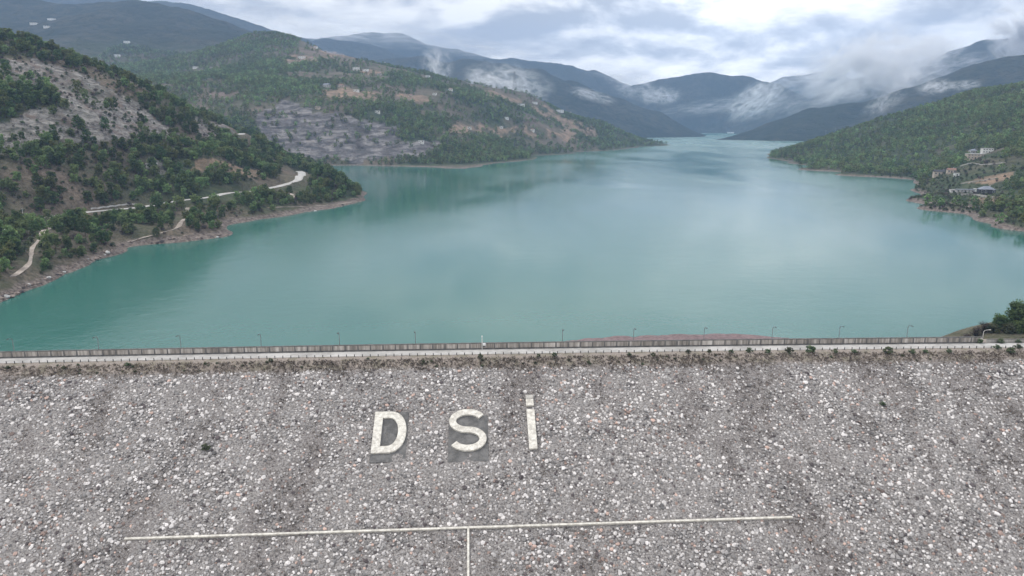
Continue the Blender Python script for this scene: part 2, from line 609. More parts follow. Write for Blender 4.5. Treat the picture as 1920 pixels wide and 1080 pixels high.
RIDGES = [
    ridge([(-350, -20, 3300), (-150, -8, 3300), (0, 3, 3300), (240, 5, 3300), (330, 17, 3300), (430, 47, 3350), (490, 64, 3450), (600, 110, 3600)], 0.31),
    ridge([(100, -20, 6200), (350, 8, 6000), (410, 28, 6000), (480, 52, 6000), (560, 90, 6000)], 0.35),
    ridge([(380, 70, 9200), (500, 62, 9000), (600, 72, 9000), (650, 66, 8800), (700, 60, 8700), (745, 64, 8700), (800, 84, 8500), (850, 92, 8500), (870, 100, 8500), (960, 112, 8300), (1100, 145, 8000)], 0.5),
    ridge([(580, 80, 6400), (610, 72, 6300), (680, 84, 6200), (740, 103, 6200), (800, 112, 6200), (900, 125, 6000)], 0.42),
    ridge([(880, 112, 7000), (960, 108, 6900), (1060, 120, 6800), (1110, 134, 6700), (1165, 156, 6600), (1200, 185, 6500)], 0.5),
    ridge([(720, 116, 4300), (790, 109, 4300), (840, 119, 4250), (890, 113, 4200), (950, 119, 4100), (1000, 131, 4000), (1060, 151, 3950), (1120, 172, 3900), (1180, 198, 3850), (1230, 224, 3750), (1275, 246, 3600)], 0.42),
    ridge([(1160, 190, 6000), (1200, 158, 5900), (1240, 148, 5900), (1290, 144, 5900), (1330, 141, 5850), (1400, 141, 5850), (1430, 153, 5800), (1465, 170, 5800), (1520, 190, 5800)], 0.62),
    ridge([(1420, 180, 9000), (1480, 144, 8800), (1530, 136, 8700), (1560, 134, 8700), (1600, 150, 8700), (1700, 150, 8700)], 0.5),
    ridge([(1345, 245, 4700), (1400, 228, 4700), (1450, 212, 4650), (1530, 186, 4600), (1590, 168, 4600), (1680, 150, 4600), (1800, 120, 4600)], 0.45),
    ridge([(1352, 261, 2950), (1420, 245, 3000), (1480, 226, 3050), (1540, 205, 3050), (1600, 194, 3050), (1660, 183, 3050), (1720, 168, 3050), (1790, 146, 3000), (1850, 128, 2950), (1900, 112, 2900), (1960, 104, 2900), (2150, 70, 2900)], 0.40),
    ridge([(1650, 150, 5200), (1740, 112, 5000), (1800, 90, 4900), (1860, 76, 4900), (1960, 60, 4900), (2200, 30, 4900)], 0.40),
]


def tents(x, y):
    sh = x.shape
    x, y = x.ravel(), y.ravel()
    r = np.hypot(x, y)
    out = np.full(len(x), -40.0)
    sel = np.where(r > 1300)[0]
    xs, ys = x[sel], y[sel]
    wx = fbm(xs, ys, 700, 3, 51) * 90
    wy = fbm(xs, ys, 700, 3, 61) * 90
    best = np.full(len(sel), -40.0)
    for P, s in RIDGES:
        for a, b in zip(P[:-1], P[1:]):
            d = b[:2] - a[:2]
            L2 = d @ d
            px, py = xs - a[0], ys - a[1]
            # distance to the crest line itself stays exact; only the flanks are warped
            t = np.clip((px * d[0] + py * d[1]) / L2, 0, 1)
            ex, ey = px - t * d[0], py - t * d[1]
            dist = np.hypot(ex, ey)
            w = np.clip(dist / 400, 0, 1)
            dist = np.hypot(ex + wx * w, ey + wy * w)
            h = a[2] + (b[2] - a[2]) * t
            best = np.maximum(best, h - s * (np.sqrt(dist * dist + 60 * 60) - 60))
    out[sel] = best
    return out.reshape(sh)


def height0(x, y):
    x, y = np.asarray(x, float), np.asarray(y, float)
    r = np.hypot(x, y)
    z = rbf(x, y)
    z = z * (1 - smooth(2700, 3300, r)) - 30 * smooth(2700, 3300, r)
    tz = tents(x, y)
    z = np.maximum(z, tz)
    land = smooth(0.5, 45, z)
    amp = np.clip(0.0065 * r, 1.0, 9.0)
    z = z + land * amp * (0.7 * ridged(x, y, 170, 5, 3) + 0.5 * fbm(x, y, 60, 4, 9))
    farw = smooth(2300, 3600, r)
    z = z + land * farw * (28 * ridged(x, y, 620, 5, 23) - 8)
    edge = smooth(-3, 1, z) * (1 - smooth(4, 12, z))          # small bays along the shore
    z = z + edge * (0.9 * fbm(x, y, 22, 4, 33))
    lx, ly = undam(x, y)
    surf = np.where(ly > 6, CREST - (ly - 6) / 2.2, np.where(ly > -5, CREST, CREST + (ly + 5) * SLOPE))
    body = (1 - smooth(150, 172, np.abs(lx))) * (ly < 44)
    upr = np.where((lx > 130) & (ly > 7.5), 0.0, 1.0)
    z = np.where(body * upr > 0.02, np.minimum(z, surf - 3 + (1 - body) * 60), z)
    z = np.where((lx > 130) & (ly > 7.5) & (ly < 45), np.minimum(z, 9.2 + np.maximum(lx - 165, 0) * 0.3), z)
    return z


def raycast(hf, u, v, y0=150.0, y1=9000.0, n=900):
    u, v = np.atleast_1d(np.asarray(u, float)), np.atleast_1d(np.asarray(v, float))
    dx, dy, dz = ray(u, v)
    Y = np.exp(np.linspace(math.log(y0), math.log(y1), n))
    k = Y[None, :] / dy[:, None]
    X = dx[:, None] * k
    Z = CAMZ + dz[:, None] * k
    YY = np.broadcast_to(Y[None, :], X.shape)
    H = hf(X, YY)
    hit = (Z < np.maximum(H, 0))
    idx = np.where(hit.any(1), hit.argmax(1), n - 1)
    i0 = np.maximum(idx - 1, 0)
    a = np.arange(len(u))
    d0, d1 = Z[a, i0] - np.maximum(H[a, i0], 0), Z[a, idx] - np.maximum(H[a, idx], 0)
    t = np.where(d0 - d1 > 1e-6, d0 / (d0 - d1 + 1e-9), 0)
    yy = YY[a, i0] + (YY[a, idx] - YY[a, i0]) * np.clip(t, 0, 1)
    kk = yy / dy
    return dx * kk, yy


# roads benched into the slopes
def line_from_pixels(lst, step=3.0):
    x, y = raycast(height0, [p[0] for p in lst], [p[1] for p in lst])
    P = np.stack([x, y], 1)
    out = []
    Q = np.concatenate([2 * P[:1] - P[1:2], P, 2 * P[-1:] - P[-2:-1]])
    for i in range(1, len(Q) - 2):
        a, b, c, d = Q[i - 1:i + 3]
        n = max(int(np.hypot(*(c - b)) / step), 2)
        for t in np.linspace(0, 1, n, endpoint=False):
            out.append(0.5 * ((2 * b) + (c - a) * t + (2 * a - 5 * b + 4 * c - d) * t * t + (3 * b - a - 3 * c + d) * t ** 3))
    out.append(P[-1])
    out = np.array(out)
    z = height0(out[:, 0], out[:, 1])
    k = np.ones(9) / 9
    z = np.convolve(np.pad(z, 4, 'edge'), k, 'valid')
    return np.column_stack([out, np.maximum(z, 1.2)])


ROAD = line_from_pixels([(-60, 432), (0, 427), (60, 414), (120, 403), (180, 396), (250, 390), (300, 383), (340, 375), (400, 368), (465, 360), (510, 352), (540, 344), (560, 334), (566, 326), (560, 320)])
ROAD_UP = line_from_pixels([(452, 253), (466, 255), (478, 260), (484, 264)])
TRACKS = [
    (line_from_pixels([(352, 388), (348, 402), (335, 424), (305, 433), (270, 446), (240, 456)]), 2.3),
    (line_from_pixels([(660, 381), (620, 384), (570, 387), (530, 388), (500, 390)]), 3.0),
    (line_from_pixels([(96, 425), (78, 440), (62, 462), (56, 492), (40, 508), (24, 520)]), 2.2),
    (line_from_pixels([(540, 360), (548, 366), (556, 373)]), 3.0),
]
PATHS = [(ROAD, 7.5), (ROAD_UP, 7.0)] + TRACKS


def path_dist(x, y, P):
    best = np.full(x.shape, 1e9)
    bz = np.zeros(x.shape)
    for i in range(0, len(P)):
        d = np.hypot(x - P[i, 0], y - P[i, 1])
        m = d < best
        best = np.where(m, d, best)
        bz = np.where(m, P[i, 2], bz)
    return best, bz


def height(x, y):
    z = height0(x, y)
    x, y = np.asarray(x, float), np.asarray(y, float)
    for P, w in PATHS:
        m = (x > P[:, 0].min() - 20) & (x < P[:, 0].max() + 20) & (y > P[:, 1].min() - 20) & (y < P[:, 1].max() + 20)
        if not m.any():
            continue
        d, pz = path_dist(x[m], y[m], P)
        k = 1 - smooth(w * 0.62, w * 1.3, d)
        z[m] = z[m] * (1 - k) + (pz - 0.15) * k
    return z


# polar sheet: fine near the viewer's side of the lake, coarse far away
NA, NR = 1050, 900
ANG = np.linspace(R(-55), R(55), NA)
LR0, LR1 = math.log(60.0), math.log(9000.0)
RAD = np.exp(np.linspace(LR0, LR1, NR))
GA, GR = np.meshgrid(ANG, RAD, indexing='ij')
GX, GY = np.sin(GA) * GR, np.cos(GA) * GR
GZ = height(GX, GY)


def hq(x, y):
    """terrain height read back from the sheet"""
    x, y = np.asarray(x, float), np.asarray(y, float)
    fa = np.clip((np.arctan2(x, y) - ANG[0]) / (ANG[-1] - ANG[0]) * (NA - 1), 0, NA - 1.001)
    fr = np.clip((np.log(np.maximum(np.hypot(x, y), 1)) - LR0) / (LR1 - LR0) * (NR - 1), 0, NR - 1.001)
    ia, ir = fa.astype(int), fr.astype(int)
    ta, tr = fa - ia, fr - ir
    return (GZ[ia, ir] * (1 - ta) + GZ[ia + 1, ir] * ta) * (1 - tr) + (GZ[ia, ir + 1] * (1 - ta) + GZ[ia + 1, ir + 1] * ta) * tr


def at(u, v):
    x, y = raycast(hq, u, v)
    return x, y, hq(x, y)


def inside(x, y, poly):
    poly = np.asarray(poly)
    c = np.zeros(x.shape, bool)
    j = len(poly) - 1
    for i in range(len(poly)):
        xi, yi = poly[i]
        xj, yj = poly[j]
        if yi != yj:
            c ^= ((yi > y) != (yj > y)) & (x < (xj - xi) * (y - yi) / (yj - yi) + xi)
        j = i
    return c


def ground_poly(pix_poly):
    """an area on the ground, its outline densified and dropped on the terrain"""
    uu, vv = [], []
    n = len(pix_poly)
    for i in range(n):
        a, b = pix_poly[i], pix_poly[(i + 1) % n]
        for t in np.linspace(0, 1, 6, endpoint=False):
            uu.append(a[0] + (b[0] - a[0]) * t)
            vv.append(a[1] + (b[1] - a[1]) * t)
    x, y = raycast(hq, uu, vv)
    return np.stack([x, y], 1)


ROCK_POLYS = [ground_poly(p) for p in [
    [(-40, 100), (60, 112), (160, 150), (250, 195), (300, 235), (330, 250), (240, 252), (180, 225), (110, 200), (60, 160), (-40, 155)],
    [(-40, 212), (60, 208), (130, 205), (200, 215), (250, 250), (180, 262), (100, 262), (40, 278), (-40, 290)],
    [(350, 222), (400, 232), (450, 252), (440, 262), (390, 255), (350, 240)],
    [(470, 215), (520, 197), (590, 205), (640, 218), (700, 226), (745, 243), (752, 262), (715, 290), (660, 306), (560, 306), (520, 285), (480, 250)],
    [(262, 300), (290, 303), (300, 322), (275, 322)],
    [(715, 262), (790, 258), (830, 268), (800, 284), (750, 300), (700, 302)],
]]
SOIL_POLYS = [ground_poly(p) for p in [
    [(597, 168), (640, 163), (690, 170), (702, 184), (650, 186), (600, 184)],
    [(745, 180), (800, 176), (800, 190), (750, 190)],
    [(535, 112), (565, 104), (600, 108), (605, 116), (560, 120), (530, 125)],
    [(590, 92), (640, 100), (650, 106), (600, 102)],
    [(650, 130), (700, 128), (720, 138), (670, 138)],
    [(365, 308), (430, 304), (480, 315), (470, 332), (400, 326), (360, 325)],
    [(1000, 202), (1050, 216), (1090, 230), (1060, 234), (1010, 217)],
    [(830, 238), (920, 236), (1000, 242), (940, 252), (830, 248)],
    [(1030, 245), (1080, 232), (1110, 240), (1080, 258), (1035, 258)],
    [(1800, 340), (1850, 330), (1880, 326), (1870, 340), (1830, 350)],
    [(1790, 368), (1830, 369), (1860, 374), (1850, 380), (1800, 376)],
    [(900, 168), (955, 182), (970, 192), (910, 182)],
]]


def masks(x, y, z):
    r = np.hypot(x, y)
    wob = np.clip(r * 0.02, 4, 40)
    xx = x + fbm(x, y, 40, 3, 71) * wob * 0.8
    yy = y + fbm(x, y, 40, 3, 81) * wob * 0.8
    rock = np.zeros(x.shape)
    soil = np.zeros(x.shape)
    for P in ROCK_POLYS:
        rock = np.maximum(rock, inside(xx, yy, P))
    for P in SOIL_POLYS:
        soil = np.maximum(soil, inside(xx, yy, P))
    return rock, soil


G_ROCK, G_SOIL = masks(GX, GY, GZ)
_rs = np.clip(0.0022 * GR, 1.2, 4.0)
_st = 6.0 * np.clip(GR / 700, 1, 1.8)
_q = (GZ + 0.25 * GX + 2.5 * fbm(GX, GY, 30, 3, 211)) / _st          # tilted beds stand out as ledges
_led = (np.abs((_q % 1) - 0.5) * 2) ** 0.6 - 0.55
GZ += G_ROCK * (_rs * 0.9 * ridged(GX, GY, 16, 4, 221) + _rs * 1.1 * _led) * smooth(2, 8, GZ)
ii = np.arange(NA * NR).reshape(NA, NR)
quads = np.stack([ii[:-1, :-1], ii[:-1, 1:], ii[1:, 1:], ii[1:, :-1]], -1).reshape(-1, 4)

# ground material
M_GROUND, t, p, out = new_mat('hillside_ground')
geo = t.node('ShaderNodeNewGeometry')
pos = geo.outputs['Position']
sp = t.node('ShaderNodeSeparateXYZ')
t.link(pos, sp.inputs[0])
nb = t.noise(pos, 0.012, 5, 0.6, 0.3)
nm = t.noise(pos, 0.06, 5, 0.65)
nf = t.noise(pos, 0.45, 5, 0.7)
far_n = t.noise(pos, 0.004, 6, 0.65, 0.4)
green = t.mix(t.range(nm, 0.35, 0.65), (0.035, 0.05, 0.028, 1), (0.075, 0.09, 0.05, 1))
earth = t.mix(t.range(nf, 0.35, 0.65), (0.12, 0.09, 0.075, 1), (0.26, 0.2, 0.165, 1))
wood = t.attr('wood').outputs['Fac']
ground = t.mix(t.math('ADD', t.math('MULTIPLY', wood, 0.9), t.range(nb, 0.42, 0.62, 0, 0.45), clamp=True), earth, green)
vdist = t.vmath('LENGTH', pos)
farc = t.mix(t.range(far_n, 0.4, 0.6), (0.024, 0.034, 0.023, 1), (0.052, 0.055, 0.04, 1))
clump = t.noise(pos, 0.03, 5, 0.7, 0.3)
farc = t.mix(t.range(clump, 0.42, 0.58, 0, 0.85), farc, (0.014, 0.025, 0.017, 1))
ground = t.mix(t.range(vdist, 2500, 3000), ground, farc)
rockc = t.mix(t.range(t.noise(t.mapping(pos, (1, 1, 2.5), (0.3, 0.5, 0)), 0.16, 6, 0.75, 0.6), 0.36, 0.66), (0.09, 0.085, 0.08, 1), (0.34, 0.32, 0.295, 1))
rockc = t.mix(t.range(nm, 0.47, 0.66, 0, 0.8), rockc, (0.165, 0.125, 0.105, 1))
rockc = t.mix(t.range(nb, 0.5, 0.66, 0, 0.6), rockc, (0.07, 0.075, 0.055, 1))
beds = t.noise(t.mapping(pos, (0.5, 0.5, 2.2), (0.12, 0.2, 0)), 0.055, 5, 0.7, 0.5)
farrock = t.ramp(beds, [(0.36, (0.03, 0.03, 0.033)), (0.5, (0.115, 0.11, 0.115)), (0.62, (0.3, 0.28, 0.27))])
rockc = t.mix(t.range(vdist, 950, 1150, 0.0, 0.8), rockc, farrock)
rk = t.math('MULTIPLY', t.attr('rock').outputs['Fac'], t.range(t.math('ADD', nm, t.math('MULTIPLY', nf, 0.3)), 0.45, 0.6, 0.45, 1.0))
ground = t.mix(rk, ground, rockc)
soilc = t.mix(t.range(nm, 0.35, 0.65), (0.15, 0.12, 0.085, 1), (0.3, 0.215, 0.155, 1))
ground = t.mix(t.math('MULTIPLY', t.attr('soil').outputs['Fac'], t.range(nf, 0.25, 0.55, 0.45, 1.0)), ground, soilc)
zj = t.math('ADD', t.math('ADD', sp.outputs[2], t.range(vdist, 500, 1500, 0.0, 2.6, False)), t.math('MULTIPLY', t.math('SUBTRACT', nm, 0.5), 5.0))
bandc = t.mix(t.range(nf, 0.35, 0.65), (0.09, 0.073, 0.063, 1), (0.255, 0.215, 0.19, 1))
ground = t.mix(t.range(zj, 1.8, 4.0, 1.0, 0.0), ground, bandc)
t.link(ground, p.inputs['Base Color'])
p.inputs['Roughness'].default_value = 0.95
p.inputs['Specular IOR Level'].default_value = 0.1
farh = t.math('MULTIPLY', t.math('MULTIPLY', clump, 16.0), t.range(vdist, 2300, 3000))
b = bump(t, p, t.math('ADD', farh, t.math('ADD', t.math('MULTIPLY', nm, 6.0), t.math('MULTIPLY', nf, 1.4))), 0.9, 1.0)

me = np_mesh('terrain', np.stack([GX, GY, GZ], -1).reshape(-1, 3), quads, True, M_GROUND)
add_float(me, 'rock', G_ROCK.ravel())
add_float(me, 'soil', G_SOIL.ravel())
terrain = link(bpy.data.objects.new('terrain', me))
tag(terrain, kind='structure')


# ------------------------------------------------------------------ lake
M_WATER, t, p, out = new_mat('lake_water')
geo = t.node('ShaderNodeNewGeometry')
pos = geo.outputs['Position']
wp = t.mapping(pos, (1.0, 0.45, 1.0), (0, 0, 0.35))
patch = t.noise(wp, 0.006, 4, 0.55, 0.6)
tone = t.noise(pos, 0.0035, 3, 0.5, 0.5)
t.link(t.mix(t.range(tone, 0.35, 0.65), (0.022, 0.118, 0.096, 1), (0.033, 0.133, 0.112, 1)), p.inputs['Base Color'])
p.inputs['IOR'].default_value = 1.33
p.inputs['Specular IOR Level'].default_value = 0.5
t.link(t.math('ADD', t.range(patch, 0.35, 0.65, 0.08, 0.18), t.range(t.vmath('LENGTH', pos), 1300, 2800, 0.0, 0.16)), p.inputs['Roughness'])
w1 = t.noise(t.mapping(pos, (1.0, 0.7, 1), (0, 0, 0.5)), 0.5, 3, 0.6, 0.3)
w2 = t.noise(t.mapping(pos, (0.8, 1.0, 1), (0, 0, -0.3)), 0.11, 3, 0.6, 0.2)
wh = t.math('ADD', t.math('MULTIPLY', w1, 0.12), t.math('MULTIPLY', w2, 0.25))
wb = t.node('ShaderNodeBump')
wb.inputs['Distance'].default_value = 1.0
t.link(t.range(patch, 0.38, 0.62, 0.10, 0.42), wb.inputs['Strength'])
t.link(wh, wb.inputs['Height'])
t.link(wb.outputs[0], p.inputs['Normal'])
lake_pts = [dam(-420, 2), dam(420, 2), (9000, 700), (9000, 8600), (-9000, 8600), (-9000, 700)]
bm = bmesh.new()
bm.faces.new([bm.verts.new((x, y, 0)) for x, y in lake_pts])
me = bpy.data.meshes.new('lake_water')
bm.to_mesh(me)
bm.free()
me.materials.append(M_WATER)
tag(link(bpy.data.objects.new('lake_water', me)), kind='structure')


# ------------------------------------------------------------------ roads
def ribbon(name, P, w, mat, lift=0.06, rough=0.08):
    d = np.gradient(P[:, :2], axis=0)
    d /= np.linalg.norm(d, axis=1)[:, None] + 1e-9
    nrm = np.stack([-d[:, 1], d[:, 0]], 1)
    vs = []
    wv = w * (1 + rough * fbm(P[:, 0], P[:, 1], 9, 3, 57))[:, None]
    for k in (-0.5, -0.17, 0.17, 0.5):
        q = P[:, :2] + nrm * wv * k
        vs.append(np.column_stack([q, np.maximum(P[:, 2], hq(q[:, 0], q[:, 1])) + lift + 0.04 * (1 - abs(k) * 2)]))
    V = np.stack(vs, 1).reshape(-1, 3)
    n = len(P)
    f = [[i * 4 + k, i * 4 + k + 1, i * 4 + k + 5, i * 4 + k + 4] for i in range(n - 1) for k in range(3)]
    o = link(bpy.data.objects.new(name, np_mesh(name, V, f, True, mat)))
    return tag(o, kind='structure')


ribbon('road', ROAD, 7.5, M_ROADSURF)
ribbon('road', ROAD_UP, 7.0, M_ROADSURF)
for P, w in TRACKS:
    ribbon('path', P, w, M_TRACK, rough=0.55)

# ------------------------------------------------------------------ dam
DAM_LOC, CS = (0, DAM_Y, 0), math.cos(math.atan(SLOPE))
SN = math.sin(math.atan(SLOPE))
EDGE = -5.0                              # downstream edge of the crest


def slope_pt(lx, s, h=0.0):
    """point on the downstream face: s metres down the slope, h above it (dam frame)"""
    lx, s, h = np.broadcast_arrays(np.asarray(lx, float), np.asarray(s, float), np.asarray(h, float))
    return np.stack([lx, EDGE - s * CS - h * SN, CREST + camber(lx) - s * SN + h * CS], -1)


def slope_uv(u, v):
    dx, dy, dz = ray(u, v)
    ox, oy = undam(0.0, 0.0)
    lx, ly = undam(dx, dy + DAM_Y)
    # z = CREST + camber + (ly-EDGE)*SLOPE
    c = CREST + 0.4
    k = (c + (oy - EDGE) * SLOPE - CAMZ) / (dz - ly * SLOPE)
    X, Y = ox + lx * k, oy + ly * k
    return float(X), float((EDGE - Y) / CS)


LXS = np.arange(-188, 186, 1.0)
SS = np.arange(0, 135, 1.2)
prof = [(34, -5.5), (20, 1.5), (8, CREST - 0.6), (4.6, CREST), (2.9, CREST), (2.2, CREST), (0, CREST), (-2.4, CREST), (-3.7, CREST - 0.02)]
PV = []
for ly, z in prof:
    cz = camber(LXS) if z > 5 else 0
    PV.append(np.stack([LXS, np.full_like(LXS, ly), z + cz + 0 * LXS], -1))
for s in SS:
    q = slope_pt(LXS, s)
    q[:, 2] += 0.22 * fbm(LXS, np.full_like(LXS, s), 5.0, 3, 5) * min(s / 4, 1)
    PV.append(q)
PV = np.stack(PV)
nP, nL = PV.shape[:2]
ix = np.arange(nP * nL).reshape(nP, nL)
DQ = np.stack([ix[:-1, :-1], ix[:-1, 1:], ix[1:, 1:], ix[1:, :-1]], -1).reshape(-1, 4)[:, ::-1]


def weeds(lx, s):
    """0..1 how overgrown the rock face is: long streaks running down the slope"""
    a = fbm(lx, s * 0.2, 8, 4, 91)
    b = fbm(lx, s * 0.6, 4.5, 3, 97)
    k = 0.6 * smooth(-0.05, 0.75, a + 0.5 * b + 0.2 * (1 - smooth(4, 40, s)) - 0.1)
    return np.clip(k + (1 - smooth(2.6, 4.6, s + 0.8 * b)), 0, 1)


SV = np.concatenate([np.zeros(len(prof)), SS])
WD = weeds(np.broadcast_to(LXS, (nP, nL)), np.broadcast_to(SV[:, None], (nP, nL)))
VG = np.broadcast_to((1 - smooth(2.4, 4.4, SV))[:, None], (nP, nL)) + 0.0

M_DAM, t, p, out = new_mat('dam_rubble_bed')
co = t.node('ShaderNodeTexCoord').outputs['Object']
n1 = t.noise(co, 2.6, 5, 0.7)
n2 = t.noise(co, 0.35, 4, 0.6)
grit = t.mix(t.range(n1, 0.33, 0.66), (0.09, 0.082, 0.078, 1), (0.36, 0.336, 0.32, 1))
weed = t.mix(t.range(n1, 0.3, 0.7), (0.115, 0.1, 0.095, 1), (0.25, 0.225, 0.215, 1))
c = t.mix(t.math('MULTIPLY', t.attr('weeds').outputs['Fac'], 0.85), grit, weed)
earthc = t.mix(t.range(n1, 0.3, 0.7), (0.19, 0.16, 0.14, 1), (0.36, 0.31, 0.27, 1))
earthc = t.mix(t.range(n2, 0.45, 0.65, 0, 0.6), earthc, (0.16, 0.15, 0.1, 1))
c = t.mix(t.attr('verge').outputs['Fac'], c, earthc)
t.link(c, p.inputs['Base Color'])
p.inputs['Roughness'].default_value = 0.95
bump(t, p, n1, 0.9, 0.25)

dam_root = empty('embankment_dam', DAM_LOC, DAM_TH)
tag(dam_root, 'rockfill dam with a stone covered slope and a flat crest along the lake', 'dam')
me = np_mesh('embankment', PV.reshape(-1, 3), DQ, True, M_DAM)
add_float(me, 'weeds', WD.ravel())
add_float(me, 'verge', VG.ravel())
link(bpy.data.objects.new('embankment', me), dam_root)


def d_rect(u0, v0, u1, v1):
    a, b_ = slope_uv(u0, v0), slope_uv(u1, v1)
    return min(a[0], b_[0]), max(a[0], b_[0]), min(a[1], b_[1]), max(a[1], b_[1])


D_L0, D_S1 = slope_uv(697, 853)
D_LT, D_S0 = slope_uv(703, 776)
D_R = slope_uv(762, 815)[0]
D_BOX = ((D_L0 + D_LT) / 2, D_R, D_S0, D_S1)
S_BOX = (slope_uv(842, 810)[0], slope_uv(912, 810)[0], slope_uv(876, 771)[1], slope_uv(876, 849)[1])
I_BOX = (slope_uv(989, 800)[0], slope_uv(1004, 800)[0], slope_uv(996, 771)[1], slope_uv(996, 845)[1])
DOT_BOX = (slope_uv(986, 757)[0], slope_uv(1000, 757)[0], slope_uv(993, 752)[1], slope_uv(993, 764)[1])
D_PAD = (D_BOX[0] - 0.1, D_BOX[1] + 0.2, D_BOX[2] - 0.1, slope_uv(730, 868)[1])
S_PAD = (slope_uv(840, 860)[0], S_BOX[1] + 0.35, slope_uv(876, 781)[1], slope_uv(876, 867)[1])
BAR_A, BAR_B = slope_uv(235, 1012), slope_uv(1485, 972)
BAR_MID = slope_uv(878, 990)
BAR_END = (BAR_MID[0], BAR_MID[1] + 22)
STRIP_TOP = slope_uv(880, 870)


def clear_of_marks(lx, s, m=0.25):
    ok = np.ones(lx.shape, bool)
    for a, b_, c_, d_ in (D_PAD, S_PAD, I_BOX, DOT_BOX, D_BOX, S_BOX):
        ok &= ~((lx > a - m) & (lx < b_ + m) & (s > c_ - m) & (s < d_ + m))
    k = (lx - BAR_A[0]) / (BAR_B[0] - BAR_A[0])
    sb = BAR_A[1] + (BAR_B[1] - BAR_A[1]) * k
    ok &= ~((k > 0) & (k < 1) & (np.abs(s - sb) < 0.55))
    ok &= ~((np.abs(lx - BAR_MID[0]) < 0.55) & (s > BAR_MID[1]) & (s < BAR_END[1]))
    return ok


# stones of the rock face
def ico():
    bm_ = bmesh.new()
    bmesh.ops.create_icosphere(bm_, subdivisions=1, radius=1.0)
    v = np.array([list(q.co) for q in bm_.verts])
    f = np.array([[q.index for q in g.verts] for g in bm_.faces])
    bm_.free()
    return v, f


ICO_V, ICO_F = ico()


def stones(lx, s, size, col, sink, name, mat, parent=None):
    n = len(lx)
    V = ICO_V[None] * (1 + rng.uniform(-0.28, 0.28, (n, len(ICO_V), 1)))
    sc = np.stack([size * rng.uniform(0.75, 1.25, n), size * rng.uniform(0.75, 1.3, n), size * rng.uniform(0.5, 0.85, n)], -1)
    V = V * sc[:, None, :]
    a = rng.uniform(0, 2 * math.pi, n)
    ca, sa = np.cos(a)[:, None], np.sin(a)[:, None]
    vx, vy = V[..., 0] * ca - V[..., 1] * sa, V[..., 0] * sa + V[..., 1] * ca
    P = slope_pt(lx[:, None] + vx, s[:, None] + vy, V[..., 2] + (sc[:, 2] * sink)[:, None])
    Fq = (ICO_F[None] + (np.arange(n) * len(ICO_V))[:, None, None]).reshape(-1, 3)
    me_ = np_mesh(name, P.reshape(-1, 3), Fq[:, ::-1], False, mat)
    add_color(me_, 'stone', np.repeat(col, len(ICO_V), 0))
    return link(bpy.data.objects.new(name, me_), parent)


M_STONE, t, p, out = new_mat('rock_face_stone')
co = t.node('ShaderNodeTexCoord').outputs['Object']
n1 = t.noise(co, 4.0, 3, 0.6)
t.link(t.mix(t.range(n1, 0.3, 0.7, 0.0, 0.35), t.attr('stone').outputs['Color'], (0.2, 0.19, 0.19, 1)), p.inputs['Base Color'])
p.inputs['Roughness'].default_value = 0.9
STEP = 0.64
gx, gs = np.meshgrid(np.arange(-165, 165, STEP), np.arange(3.6, 86, STEP))
gx = gx.ravel() + rng.uniform(-0.33, 0.33, gx.size)
gs = gs.ravel() + rng.uniform(-0.33, 0.33, gs.size)
vis = np.abs(gx) < 158 - 0.5 * gs
wd = weeds(gx, gs)
keep = vis & (rng.random(gx.size) > 0.12 + 0.72 * wd) & clear_of_marks(gx, gs, 0.4)
gx, gs, wd = gx[keep], gs[keep], wd[keep]
n = len(gx)
size = np.clip(rng.lognormal(math.log(0.265), 0.34, n), 0.12, 0.52) * (1 - 0.25 * wd)
kind = rng.random(n)
patch_r = fbm(gx, gs, 14, 3, 131)
lum = np.clip(np.where(rng.random(n) < 0.36, rng.normal(0.66, 0.09, n), rng.normal(0.31, 0.1, n)), 0.1, 0.82)
col = np.stack([lum * 1.0, lum * 0.95, lum * 0.92], -1)
red = kind < 0.05 + 0.12 * smooth(0.1, 0.6, patch_r)
col[red] = np.stack([lum[red] * 0.85, lum[red] * 0.6, lum[red] * 0.5], -1)
drk = kind > 0.955 - 0.03 * smooth(10, 60, gs)
col[drk] = np.stack([0.07 + 0 * lum[drk], 0.055 + 0 * lum[drk], 0.055 + 0 * lum[drk]], -1) * rng.uniform(0.6, 1.5, (drk.sum(), 1))
rip = stones(gx, gs, size, col, 0.15, 'riprap', M_STONE, dam_root)
tag(rip, kind='stuff')

# dry weeds between the stones and on the verge
gx = rng.uniform(-160, 160, 60000)
gs = rng.uniform(0.0, 82, 60000) ** 1.0
top = rng.random(60000) < 0.07
gs[top] = rng.uniform(0, 5, top.sum())
wd = weeds(gx, gs)
keep = (np.abs(gx) < 158 - 0.5 * gs) & (rng.random(gx.size) < wd * 0.9) & clear_of_marks(gx, gs, 0.1)
gx, gs = gx[keep], gs[keep]
n = len(gx)
nb = 5
bx = gx[:, None] + rng.uniform(-0.3, 0.3, (n, nb))
bs = gs[:, None] + rng.uniform(-0.3, 0.3, (n, nb))
hh = rng.uniform(0.2, 0.5, (n, nb))
ww = rng.uniform(0.07, 0.16, (n, nb))
an = rng.uniform(0, math.pi, (n, nb))
tri = np.stack([slope_pt(bx - np.cos(an) * ww, bs - np.sin(an) * ww, 0.02), slope_pt(bx + np.cos(an) * ww, bs + np.sin(an) * ww, 0.02),
                slope_pt(bx + rng.uniform(-0.2, 0.2, (n, nb)), bs + rng.uniform(-0.2, 0.2, (n, nb)), hh)], -2).reshape(-1, 3)
me = np_mesh('dry_weeds', tri, np.arange(len(tri)).reshape(-1, 3), False, M_DRYGRASS)
add_float(me, 'tone', np.repeat(rng.random(n), nb * 3))
o = link(bpy.data.objects.new('dry_weeds', me))
o.location, o.rotation_euler = DAM_LOC, (0, 0, DAM_TH)
tag(o, kind='stuff')

